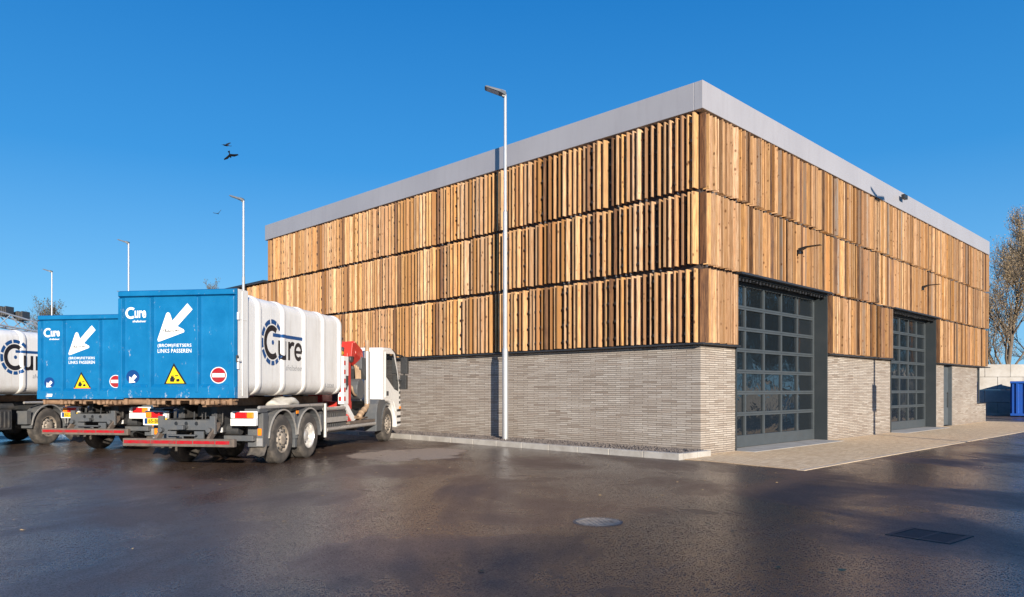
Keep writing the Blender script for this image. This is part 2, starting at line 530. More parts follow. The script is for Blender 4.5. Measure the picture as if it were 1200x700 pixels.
def blue_door_mat():
    k = NT('scuffed_blue_paint')
    v = k.coord()
    n1 = k.noise(v, 2.0, 6, 0.65)
    col = k.mix(k.ramp(n1, [(0.35, 0.0), (0.7, 1.0)]), (0.002, 0.130, 0.315), (0.004, 0.170, 0.385))
    sc = k.noise(k.coord(scale=(1.6, 1, 0.55)), 7.5, 9, 0.78, 0.3)
    sep = k.n('ShaderNodeSeparateXYZ')
    k.l(v, sep.inputs[0])
    low = k.ramp(sep.outputs[2], [(0.02, 0.055), (0.32, 0.0)])
    f = k.ramp(k.math('ADD', sc, low), [(0.635, 0.0), (0.66, 0.65)])
    col = k.mix(f, col, (0.5, 0.52, 0.53))
    r2 = k.ramp(k.noise(k.coord(loc=(4, 2, 7)), 5, 8, 0.75), [(0.665, 0.0), (0.69, 0.8)])
    col = k.mix(r2, col, (0.26, 0.12, 0.06))
    k.set(Base_Color=col, Roughness=k.ramp(n1, [(0.3, 0.3), (0.7, 0.45)]))
    return k.m
M_BLUE = blue_door_mat()

def glass_mat(name, wavy):
    k = NT(name)
    v = k.coord()
    n = k.noise(v, 1.7, 3, 0.5, 0.8)
    k.set(Base_Color=(0.010, 0.014, 0.018), Roughness=0.03, Normal=k.bump(n, wavy, 0.03))
    k.b.inputs['IOR'].default_value = 1.75
    k.b.inputs['Specular IOR Level'].default_value = 0.62
    return k.m
M_GLASS = glass_mat('dark_wavy_glazing', 0.36)
M_CABGL = glass_mat('cab_glazing', 0.0)

def leaf_mat(name, a, b):
    k = NT(name)
    g = k.n('ShaderNodeNewGeometry')
    k.set(Base_Color=k.ramp(g.outputs['Random Per Island'], [(0.0, a), (1.0, b)]), Roughness=0.7)
    return k.m
M_LEAFY = leaf_mat('autumn_leaves', (0.38, 0.26, 0.12), (0.25, 0.19, 0.12))
M_LEAFD = leaf_mat('late_dull_leaves', (0.10, 0.085, 0.04), (0.06, 0.07, 0.03))

# ------------------------------------------------------------------ camera, light
H = 1.6
cam = bpy.data.cameras.new('camera')
cam.sensor_width = 36
cam.lens = 26.0
cam.shift_y = 107.0 / 1200.0
cam.clip_start = 0.1
cam.clip_end = 3000
co = bpy.data.objects.new('camera', cam)
COL.objects.link(co)
co.location = (0, 0, H)
co.rotation_euler = (R(90), 0, 0)
S.camera = co

SUN_EL, SUN_AZ = 14.0, 16.0          # azimuth: degrees right of straight behind the camera
sd = Vector((math.sin(R(SUN_AZ)) * math.cos(R(SUN_EL)), -math.cos(R(SUN_AZ)) * math.cos(R(SUN_EL)), math.sin(R(SUN_EL))))
sl = bpy.data.lights.new('sun', 'SUN')
sl.energy = 4.9
sl.angle = R(0.5)
sl.color = (1.0, 0.90, 0.765)
so = bpy.data.objects.new('sun', sl)
COL.objects.link(so)
so.location = sd * 60
so.rotation_euler = sd.to_track_quat('Z', 'Y').to_euler()

w = bpy.data.worlds.new('World')
S.world = w
w.use_nodes = True
nt = w.node_tree
nt.nodes.clear()
wo = nt.nodes.new('ShaderNodeOutputWorld')
bg = nt.nodes.new('ShaderNodeBackground')
sky = nt.nodes.new('ShaderNodeTexSky')
sky.sky_type = 'NISHITA'
sky.sun_disc = False
sky.sun_elevation = R(SUN_EL)
sky.sun_rotation = math.atan2(sd.x, sd.y)
sky.altitude = 0
sky.air_density = 1.0
sky.dust_density = 0.0
sky.ozone_density = 3.2
hs = nt.nodes.new('ShaderNodeHueSaturation')
hs.inputs['Saturation'].default_value = 1.16
nt.links.new(sky.outputs[0], hs.inputs['Color'])
tn = nt.nodes.new('ShaderNodeMix'); tn.data_type = 'RGBA'; tn.blend_type = 'MULTIPLY'
tn.inputs[0].default_value = 1.0
tn.inputs[7].default_value = (0.60, 0.955, 1.09, 1)
nt.links.new(hs.outputs[0], tn.inputs[6])
# clear cold winter air: pull the hazy horizon towards pale blue and the dome towards a deep blue
wtc = nt.nodes.new('ShaderNodeTexCoord')
wsp = nt.nodes.new('ShaderNodeSeparateXYZ')
nt.links.new(wtc.outputs['Generated'], wsp.inputs[0])
wrp = nt.nodes.new('ShaderNodeValToRGB')
wst = ((0.0, (1.45, 3.1, 5.0)), (.12, (.85, 2.5, 4.6)), (.28, (.22, 1.6, 3.9)), (.55, (.0, .85, 2.9)))
for q in (.12, .28): wrp.color_ramp.elements.new(q)
for e, (p, c) in zip(wrp.color_ramp.elements, wst):
    e.position = p
    e.color = (c[0] / 6, c[1] / 6, c[2] / 6, 1)
nt.links.new(wsp.outputs[2], wrp.inputs[0])
wsc = nt.nodes.new('ShaderNodeVectorMath'); wsc.operation = 'SCALE'; wsc.inputs['Scale'].default_value = 6.0
nt.links.new(wrp.outputs[0], wsc.inputs[0])
wmx = nt.nodes.new('ShaderNodeMix'); wmx.data_type = 'RGBA'; wmx.inputs[0].default_value = 0.85
nt.links.new(tn.outputs[2], wmx.inputs[6])
nt.links.new(wsc.outputs[0], wmx.inputs[7])
nt.links.new(wmx.outputs[2], bg.inputs[0])
bg.inputs[1].default_value = 0.122
nt.links.new(bg.outputs[0], wo.inputs[0])
S.view_settings.view_transform = 'Standard'
S.view_settings.look = 'None'
S.view_settings.exposure = 0.58
S.view_settings.gamma = 1.0

# ------------------------------------------------------------------ ground
bm = B()
poly(bm, [(-900, -300, -0.03), (900, -300, -0.03), (900, 1500, -0.03), (-900, 1500, -0.03)])
tag(obj('ground', bm, M_SOIL), 'flat bare ground reaching the horizon', 'ground', kind='structure')
bm = B()
poly(bm, [(-70, -60, 0), (90, -60, 0), (90, 110, 0), (-70, 110, 0)])
tag(obj('asphalt_yard', bm, M_ASPH), 'damp dark asphalt yard reflecting sky and facade', 'yard', kind='structure')

# building frame
C = Vector((4.59, 18.0, 0))
BR = R(45)
def loc2w(x, y, z=0):
    return C + Matrix.Rotation(BR, 3, 'Z') @ Vector((x, y, z))

LX, LY, LY2 = 27.3, 22.1, 30.0

# paving in front of the gates
bm = B()
prism(bm, [(-1.22, -0.05), (-1.20, -0.74), (-1.50, -3.07), (27.7, -3.27), (27.7, -0.004), (0.0, -0.004), (0, -0.05)], -0.1, 0.012)
tag(obj('paving', bm, M_PAVER, loc=C), 'beige clay paver strip in front of the big gates', 'pavement', kind='structure').rotation_euler.z = BR
bm = B()
x = -1.55
while x < 27.6:
    box(bm, x, x + 0.992, -3.24 - 0.0068 * (x + 1.5), -3.068 - 0.0068 * (x + 1.5), -0.1, 0.012 + random.uniform(-.003, .004))
    x += 1.0
tag(obj('paving_edging', bm, M_EDGE, loc=C, bevel=0.008), 'pale flush edging stones along the paver strip', 'kerb', kind='structure').rotation_euler.z = BR

# kerb and pebble bed along the long facade
bm = B()
y = -0.30
i = 0
while y < 30.5:
    box(bm, -1.42, -1.24, y + 0.004, y + 0.996, -0.1, 0.15 + random.uniform(-.004, .004))
    y += 1.0
x = -1.236
for x in (-1.236, -0.62):
    box(bm, x + 0.004, x + 0.60, -0.30, -0.14, -0.1, 0.145)
tag(obj('kerb', bm, M_CONC, loc=C, bevel=0.015), 'raised pale concrete kerb along the brick base', 'kerb', kind='structure').rotation_euler.z = BR
bm = B()
for i in range(5200):
    a = random.uniform(-0.10, 22)
    o_ = random.uniform(-1.22, -0.03)
    s = random.uniform(0.014, 0.034)
    zz = 0.115 + 0.035 * (1 + o_ / 1.22) + random.uniform(-.008, .012)
    M = Matrix.Translation((o_, a, zz)) @ Euler((random.random() * 6, random.random() * 6, random.random() * 6)).to_matrix().to_4x4()
    vs = [M @ Vector(p) for p in ((s, 0, 0), (-s * .9, s * .2, 0), (0, s * .8, 0), (.1 * s, -s * .8, 0), (0, 0, s * .65), (0, 0, -s * .65))]
    V = [bm.verts.new(p) for p in vs]
    for f in ((0, 2, 4), (2, 1, 4), (1, 3, 4), (3, 0, 4), (2, 0, 5), (1, 2, 5), (3, 1, 5), (0, 3, 5)):
        bm.faces.new([V[q] for q in f])
poly(bm, [(-1.24, -0.14, 0.105), (-0.002, -0.14, 0.13), (-0.002, 30, 0.14), (-1.24, 30, 0.105)])
tag(obj('gravel_bed', bm, M_STONE, loc=C), 'dark gravel strip between kerb and brick wall', 'gravel', kind='stuff').rotation_euler.z = BR

# ------------------------------------------------------------------ depot building
bd = empty('depot_building', C, BR)
tag(bd, 'depot hall with vertical timber fins above a grey brick base and two glazed gates', 'building')
ZB, ZF0, ZF1 = 2.70, 8.39, 9.07
G1, G2 = (1.70, 7.55), (13.35, 18.9)
DR = (20.1, 21.4)
WN = 25.6
GH = 4.60

bm = B()
for (a, b) in ((0.0, G1[0]), (G1[1], G2[0]), (G2[1], DR[0]), (DR[1], WN)):
    box(bm, a, b, 0, 0.42, -0.05, ZB)
box(bm, WN, LX, 0, 0.42, -0.05, 0.92)
box(bm, 0, 0.42, 0.42, LY2, -0.05, ZB)
box(bm, LX - 0.42, LX, 0.42, 2.2, -0.05, 0.92)
box(bm, LX - 0.42, LX, 2.2, LY, -0.05, ZB)
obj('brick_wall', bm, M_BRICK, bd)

# dark flashing between brick and timber
for (a, b) in ((-0.19, G1[0]), (G1[1], G2[0]), (G2[1], LX + 0.16)):
    bm = B()
    box(bm, a, b, -0.17, 0.3, ZB + 0.002, ZB + 0.045)
    if a < 0: box(bm, -0.17, 0.3, 0.302, LY2, ZB + 0.002, ZB + 0.045)
    obj('flashing', bm, M_FLASH, bd)

bm = B()      # dark wall behind the fins, and the closed core of the hall
for (a, b) in ((0.06, G1[0] - 0.002), (G1[1] + 0.002, G2[0] - 0.002), (G2[1] + 0.002, LX - 0.06)):
    box(bm, a, b, 0.06, 0.5, ZB + 0.072, GH + 0.06)
box(bm, 0.06, LX - 0.06, 0.06, 0.5, GH + 0.062, ZF0 + 0.05)
box(bm, 0.06, 0.5, 0.502, LY, ZB + 0.072, ZF0 + 0.05)
box(bm, 0.06, 0.5, LY + 0.002, LY2, ZB + 0.072, 6.50)
box(bm, LX - 0.5, LX - 0.06, 0.502, LY, ZB + 0.072, ZF0 + 0.05)
box(bm, 0.502, LX - 0.502, 0.62, LY, 0.0, ZF0)
box(bm, 0.502, 14, LY + 0.004, LY2, 0.0, 6.48)
obj('rear_membrane', bm, M_BLACK, bd)

bm = B()
o_ = 0.14
box(bm, -o_, LX + o_, -o_, 0.1, ZF0, ZF1)
box(bm, -o_, 0.1, 0.102, LY + o_, ZF0, ZF1)
box(bm, LX - 0.1, LX + o_, 0.102, LY + o_, ZF0, ZF1)
box(bm, 0.102, LX - 0.102, LY - 0.1, LY + o_, ZF0, ZF1)
obj('fascia', bm, M_FASCIA, bd, bevel=0.012)
bm = B()
box(bm, -0.10, LX + .10, -0.10, LY + 0.10, ZF1 + 0.001, ZF1 + 0.012)
obj('roof', bm, M_ROOF, bd)
bm = B()
box(bm, -0.19, 14, LY + 0.21, LY2 + .05, 6.50, 6.60)
obj('roof', bm, M_FLASH, bd)

ROWS = [(6.51, ZF0 - 0.03), (4.66, 6.44), (ZB + 0.058, 4.58)]
def fin(bm, a, tilt, th, dep, z0, z1, face):
    """a: position along the facade; face 'L' (x=0 plane), 'R' (y=0 plane), 'E' (far end)"""
    c, s = math.cos(tilt), math.sin(tilt)
    o0 = -0.045
    pts = []
    for (u, v) in ((-th / 2, o0), (th / 2, o0), (th / 2, dep), (-th / 2, dep)):
        uu = a + u * c - v * s
        vv = u * s + v * c
        pts.append((-vv, uu) if face == 'L' else ((uu, -vv) if face == 'R' else (LX + vv, uu)))
    if face != 'R': pts.reverse()
    # make sure winding is counter-clockwise
    ar = sum(pts[i][0] * pts[(i + 1) % 4][1] - pts[(i + 1) % 4][0] * pts[i][1] for i in range(4))
    if ar < 0: pts.reverse()
    prism(bm, pts, z0, z1)

clip, spacer = B(), B()
def clad(face, z0, z1, spans, mat, step, pclip):
    for (s0, s1) in spans:
        bm = B()
        a = s0 + 0.06
        k = random.randint(0, 5)
        while a < s1 - 0.05:
            dep = random.choice((0.115, 0.14, 0.14, 0.165))
            th = random.choice((0.032, 0.04, 0.045))
            tl = random.gauss(0, R(9))
            if face == 'R' and random.random() < 0.3: tl = random.uniform(R(-38), R(10))
            fin(bm, a, tl, th, dep, z0 + random.uniform(0, .022), z1 - random.uniform(0, .03), face)
            if random.random() < pclip:
                for f in (0.12, 0.37, 0.63, 0.88):
                    zz = z0 + (z1 - z0) * f
                    if face == 'L': box(clip, -dep * .92, -dep * .92 + 0.06, a + 0.022, a + 0.068, zz - .035, zz + .035)
                    else: box(clip, a + 0.022, a + 0.06, -dep * .9, -dep * .9 + 0.05, zz - .035, zz + .035)
            if random.random() < 0.25:
                if face == 'L': box(spacer, -0.07, -0.02, a - .012, a + .012, z0 - 0.055, z0 - 0.005)
                elif face == 'R': box(spacer, a - .012, a + .012, -0.07, -0.02, z0 - 0.055, z0 - 0.005)
            k += 1
            a += step * random.uniform(0.86, 1.14) + (0.035 if k % 8 == 0 else 0)
        obj('timber_cladding', bm, mat, bd)

full = [(0.0, LX - 0.02)]
for i, (z0, z1) in enumerate(ROWS):
    clad('L', z0, z1, [(0.05, LY if i == 0 else LY2)], M_WOOD_L, 0.178, 0.30)
    clad('R', z0, z1, full if i < 2 else [(0.0, G1[0] - 0.02), (G1[1] + 0.02, G2[0] - 0.02), (G2[1] + 0.02, LX - 0.02)], M_WOOD_R, 0.142, 0.0)
    clad('E', z0, z1, [(0.1, LY)], M_WOOD_R, 0.24, 0.0)
obj('cladding_clips', clip, M_CLIP, bd)['kind'] = 'stuff'
obj('cladding_spacers', spacer, M_SPACER, bd)['kind'] = 'stuff'
bm = B()
for (z0, z1) in ROWS:
    for f in (0.12, 0.37, 0.63, 0.88):
        zz = z0 + (z1 - z0) * f
        box(bm, 0.012, 0.057, 0.1, LY if z0 > 6.5 else LY2, zz - .03, zz + .03)
        if z0 > 4.6: box(bm, 0.1, LX - .1, 0.012, 0.057, zz - .03, zz + .03)
obj('batten', bm, M_CLIP, bd)

def big_gate(x0, x1, cols):
    rows = 7
    yk = 0.36
    t = empty('gate', (0, 0, 0), 0, bd)
    bm = B()
    # lining of the reveal
    box(bm, x0, x0 + 0.045, -0.035, yk, 0.012, GH)
    box(bm, x1 - 0.045, x1, -0.035, yk, 0.012, GH)
    box(bm, x0 + .047, x1 - .047, -0.03, yk, GH - 0.045, GH)
    obj('reveal', bm, M_STEELB, t, bevel=0.004)
    bm = B()
    box(bm, x0, x1, -0.19, 0.05, GH + 0.004, GH + 0.055)
    for k in range(30):
        xx = x0 + .1 + (x1 - x0 - .2) * k / 29
        box(bm, xx - .03, xx + .03, 0.02, 0.05, GH - 0.09 - random.uniform(0, .05), GH - 0.047)
    obj('header', bm, M_FLASH, t)
    fx0, fx1 = x0 + 0.05, x1 - 0.05
    zt, zb = GH - 0.05, 0.035
    bm = B()
    sw = 0.11
    box(bm, fx0, fx0 + sw, yk + .002, yk + .09, zb, zt)
    box(bm, fx1 - sw, fx1, yk + .002, yk + .09, zb, zt)
    pz0, pz1 = zb + 0.32, zt - 0.12
    ph = (pz1 - pz0) / rows
    pw = (fx1 - fx0 - 2 * sw) / cols
    box(bm, fx0 + sw + .001, fx1 - sw - .001, yk + .002, yk + .085, zb, pz0)
    box(bm, fx0 + sw + .001, fx1 - sw - .001, yk + .002, yk + .085, pz1, zt)
    for r in range(1, rows):
        zc = pz0 + r * ph
        box(bm, fx0 + sw + .001, fx1 - sw - .001, yk + .004, yk + .085, zc - 0.055, zc - 0.003)
        box(bm, fx0 + sw + .001, fx1 - sw - .001, yk + .004, yk + .085, zc + 0.003, zc + 0.055)
    for c in range(1, cols):
        xc = fx0 + sw + c * pw
        for r in range(rows):
            box(bm, xc - .04, xc + .04, yk + .006, yk + .083, pz0 + r * ph + (0.056 if r else 0.001), pz0 + (r + 1) * ph - (0.056 if r < rows - 1 else 0.001))
    for c in range(1, cols):
        xc = fx0 + sw + c * pw
        box(bm, xc - .008, xc + .008, yk - .002, yk + .01, zb + .03, pz0 - .03)
    obj('frame', bm, M_DOORF, t, bevel=0.004)
    bm = B()
    for c in range(cols):
        for r in range(rows):
            xa, xb = fx0 + sw + c * pw, fx0 + sw + (c + 1) * pw
            za, zb_ = pz0 + r * ph, pz0 + (r + 1) * ph
            d = [random.uniform(-.006, .006) for _ in range(2)]
            poly(bm, [(xa, yk + .05 + d[0], za), (xb, yk + .05 - d[0], za), (xb, yk + .05 - d[0] + d[1], zb_), (xa, yk + .05 + d[0] + d[1], zb_)])
    obj('glazing', bm, M_GLASS, t)
    bm = B()
    box(bm, x0 + 0.0, x1, -0.55, yk + .1, -0.05, 0.022)
    obj('sill', bm, M_CONC, t, bevel=0.006)
    return t
big_gate(*G1, 5)
big_gate(*G2, 5)

# recessed entrance door
t = empty('entrance_door', (0, 0, 0), 0, bd)
bm = B()
box(bm, DR[0], DR[0] + .04, 0.01, 0.38, 0.012, ZB - .004)
box(bm, DR[1] - .04, DR[1], 0.01, 0.38, 0.012, ZB - .004)
box(bm, DR[0] + .041, DR[1] - .041, 0.16, 0.38, 0.03, ZB - .004)
obj('leaf', bm, M_LEAF, t, bevel=.004)
bm = B()
cyl(bm, (DR[1] - .2, 0.12, 0.8), (DR[1] - .2, 0.12, 1.5), 0.018)
box(bm, DR[1] - .215, DR[1] - .185, .12, .16, .85, .88)
box(bm, DR[1] - .215, DR[1] - .185, .12, .16, 1.42, 1.45)
obj('handle', bm, M_MIRR, t)
# corner window
t = empty('window', (0, 0, 0), 0, bd)
bm = B()
xa, xb = WN, LX - 0.3
for (a, b) in ((xa, xa + .07), ((xa + xb) / 2 - .035, (xa + xb) / 2 + .035), (xb - .07, xb)):
    box(bm, a, b, 0.2, 0.28, 0.93, ZB)
box(bm, xa + .071, xb - .071, 0.202, .278, 0.93, 1.0)
box(bm, xa + .071, xb - .071, 0.202, .278, 2.62, ZB - .001)
box(bm, xb - .08, xb, 0.282, 2.2, 0.93, 1.0)
box(bm, xb - .08, xb, 0.282, 2.2, 2.62, ZB - .001)
obj('frame', bm, M_DOORF, t)
bm = B()
poly(bm, [(xa + .05, .24, .98), (xb - .05, .24, .98), (xb - .05, .24, 2.65), (xa + .05, .24, 2.65)])
poly(bm, [(xb - .04, .26, .98), (xb - .04, 2.2, .98), (xb - .04, 2.2, 2.65), (xb - .04, .26, 2.65)])
obj('pane', bm, M_GLASS, t)
bm = B()
box(bm, xa - .0, LX + .03, -0.03, .2, 0.922, 0.95)
obj('sill', bm, M_FLASH, t)

# lamps on the gate facade
def wall_lamp(x, z, label):
    p = loc2w(x, -0.17, z)
    t = empty('wall_lamp', p, BR)
    tag(t, label, 'wall lamp', 'slim lamps above the gates')
    bm = B()
    box(bm, -.05, .05, -.02, .16, -.16, -.04)
    obj('bracket', bm, M_MIRR, t, bevel=.005)
    bm = B()
    extr_x(bm, [(0.02, -.10), (0.02, .0), (-.2, .035), (-.62, .03), (-.62, .012), (-.2, .0)], -.07, .07)
    obj('lamp_head', bm, M_MIRR, t, bevel=.006)
wall_lamp(5.2, 5.72, 'slim black wall lamp above the nearer glazed gate')
wall_lamp(16.6, 5.75, 'slim black wall lamp above the farther glazed gate')
t = empty('floodlight', loc2w(14.0, -0.20, 8.82), BR)
tag(t, 'small black floodlight box on the grey roof fascia', 'floodlight')
bm = B()
box(bm, -.17, .17, -.16, -.03, -.08, .08)
obj('housing', bm, M_MIRR, t, bevel=.015)
bm = B()
box(bm, -.05, .05, -.03, .0, -.06, .06)
obj('bracket', bm, M_LAMPG, t)

# ------------------------------------------------------------------ lamp posts
def lamp_post(x, y, hgt, label, z0=0.0, rz=0.0, twin=False, group='grey lamp posts standing in a row'):
    t = empty('lamp_post', (x, y, z0), rz)
    tag(t, label, 'lamp post', group)
    bm = B()
    h = hgt - z0
    cyl(bm, (0, 0, -.1), (0, 0, h * .26), 0.088, 0.088, 16)
    cyl(bm, (0, 0, h * .26), (0, 0, h * .27), 0.088, 0.066, 16, caps=False)
    cyl(bm, (0, 0, h * .27), (0, 0, h * .66), 0.066, 0.066, 16)
    cyl(bm, (0, 0, h * .66), (0, 0, h * .665), 0.066, 0.05, 16, caps=False)
    cyl(bm, (0, 0, h * .665), (0, 0, h), 0.05, 0.045, 16)
    obj('pole', bm, M_GALV, t, smooth=40)
    bm = B()
    box(bm, -.045, .045, .083, .092, .55, 1.0)
    obj('hatch', bm, M_GALV, t)
    for s in ((1,) if not twin else (1, -1)):
        hd = B()
        M = Matrix.Rotation(R(20), 4, 'Y') @ Matrix.Diagonal((1.0, 1.2, 1.15, 1))
        Tm = Matrix.Translation((-s * 0.02, 0, h)) @ (Matrix.Rotation(0 if s == 1 else math.pi, 4, 'Z')) @ M
        pts = [(-.62, -.10), (-.60, -.14), (-.12, -.15), (.04, -.06), (.04, .06), (-.12, .15), (-.60, .14), (-.62, .10)]
        lo = [hd.verts.new(Tm @ Vector((p[0], p[1], -.02))) for p in pts]
        hi = [hd.verts.new(Tm @ Vector((p[0] * .97, p[1] * .9, .05 if p[0] > -.3 else .02))) for p in pts]
        hd.faces.new(list(reversed(lo)))
        hd.faces.new(hi)
        for i in range(8):
            j = (i + 1) % 8
            hd.faces.new((lo[i], lo[j], hi[j], hi[i]))
        box(hd, -.05, .05, -.05, .05, -.07, -.021, M=Tm)
        for k in range(5):
            box(hd, -.13 + .03 * k, -.118 + .03 * k, -.09, .09, .03, .075, M=Tm)
        ho = obj('lamp_head', hd, M_LAMPG, t)
        bm = B()
        box(bm, -.56, -.18, -.11, .11, -.026, -.0205, M=Tm)
        obj('lens', bm, M_LENS, ho)
    return t
lamp_post(-0.2, 21.95, 10.36, 'tall galvanised lamp post at the kerb before the brick wall', 0.1)
lamp_post(-12.2, 33.6, 10.2, 'lamp post rising just behind the white rear frame of the tall blue doored container')
lamp_post(-22.5, 43.4, 10.2, 'lamp post rising above the tall blue container door')
lamp_post(-33.6, 54.0, 10.2, 'lamp post rising above the half hidden blue container door')
lamp_post(-34.6, 66.0, 10.2, 'distant lamp post whose head peeps over the blue door corner')
twin = lamp_post(15.2, 18.2, 10.4, 'twin headed lamp post across from the gates', rz=R(25), twin=True, group=None)
bm = B()
box(bm, -.17, .17, -.13, .13, 2.95, 3.85)
obj('control_box', bm, M_LAMPG, twin, bevel=.01)

# ------------------------------------------------------------------ lorries
def frange(a, b, n): return [a + (b - a) * i / (n - 1) for i in range(n)]

def make_wheel(t, x, y, side, kind, steer=0):
    wh = empty('wheel', (x, y, 0.53), 0, t)
    if side < 0: wh.rotation_euler.z = math.pi
    # local +x is outward; outer face at x=0
    bm = B()
    prof = [(-.02, .29), (-.005, .31), (-.012, .36), (-.004, .44), (-.02, .495), (-.045, .522), (-.06, .53)]
    for g in range(4):
        xx = -.075 - g * .045
        prof += [(xx, .53), (xx - .004, .518), (xx - .012, .518), (xx - .016, .53)]
    prof += [(-.25, .53), (-.275, .51), (-.30, .45), (-.29, .34), (-.28, .29)]
    lathe_x(bm, prof, 48)
    if kind != 'convex' :
        lathe_x(bm, [(p[0] - .33, p[1]) for p in prof], 48)
    tb = bm
    for k in range(48):
        a = 2 * math.pi * k / 48
        M = Matrix.Rotation(a, 4, 'X')
        box(tb, -.075, -.052, -.010, .010, .522, .532, M=M)
        box(tb, -.262, -.238, -.010, .010, .522, .532, M=M)
    obj('tyre', bm, M_RUBBER, wh, smooth=35)
    bm = B()
    if kind == 'deep':
        lathe_x(bm, [(-.02, .295), (-.012, .30), (-.012, .285), (-.03, .275), (-.10, .262), (-.15, .255), (-.165, .21), (-.16, .15), (-.155, .13), (-.09, .125), (-.07, .10), (-.06, .06), (-.06, .002)], 40)
        br = -.16
    else:
        lathe_x(bm, [(-.02, .295), (-.012, .30), (-.012, .285), (-.03, .275), (-.07, .262), (-.075, .245), (-.045, .215), (-.02, .19), (-.015, .15), (-.02, .135), (.015, .12), (.025, .09), (.03, .05), (.03, .002)], 40)
        br = -.015
    for k in range(10):
        a = 2 * math.pi * k / 10
        cyl(bm, (br - .01, .168 * math.cos(a), .168 * math.sin(a)), (br + .03, .168 * math.cos(a), .168 * math.sin(a)), .015, n=6, mi=1)
        a += math.pi / 10
        if kind != 'deep':
            cyl(bm, (-.055, .226 * math.cos(a), .226 * math.sin(a)), (-.0275, .226 * math.cos(a), .226 * math.sin(a)), .024, n=10, mi=1)
        else:
            cyl(bm, (br - .02, .215 * math.cos(a), .215 * math.sin(a)), (br + .003, .215 * math.cos(a), .215 * math.sin(a)), .022, n=10, mi=1)
    obj('rim', bm, [M_RIMA if kind == 'deep' else M_RIM, M_CHAS], wh, smooth=30)
    return wh

def arch(bm, yc, zc, r, a0, a1, x0, x1, th=0.025, n=16, mi=0):
    pts = [(yc + r * math.cos(R(a)), zc + r * math.sin(R(a))) for a in frange(a0, a1, n)]
    inn = [(yc + (r - th) * math.cos(R(a)), zc + (r - th) * math.sin(R(a))) for a in frange(a0, a1, n)]
    for i in range(n - 1):
        q = [pts[i], pts[i + 1], inn[i + 1], inn[i]]
        extr_x(bm, q, x0, x1, mi)

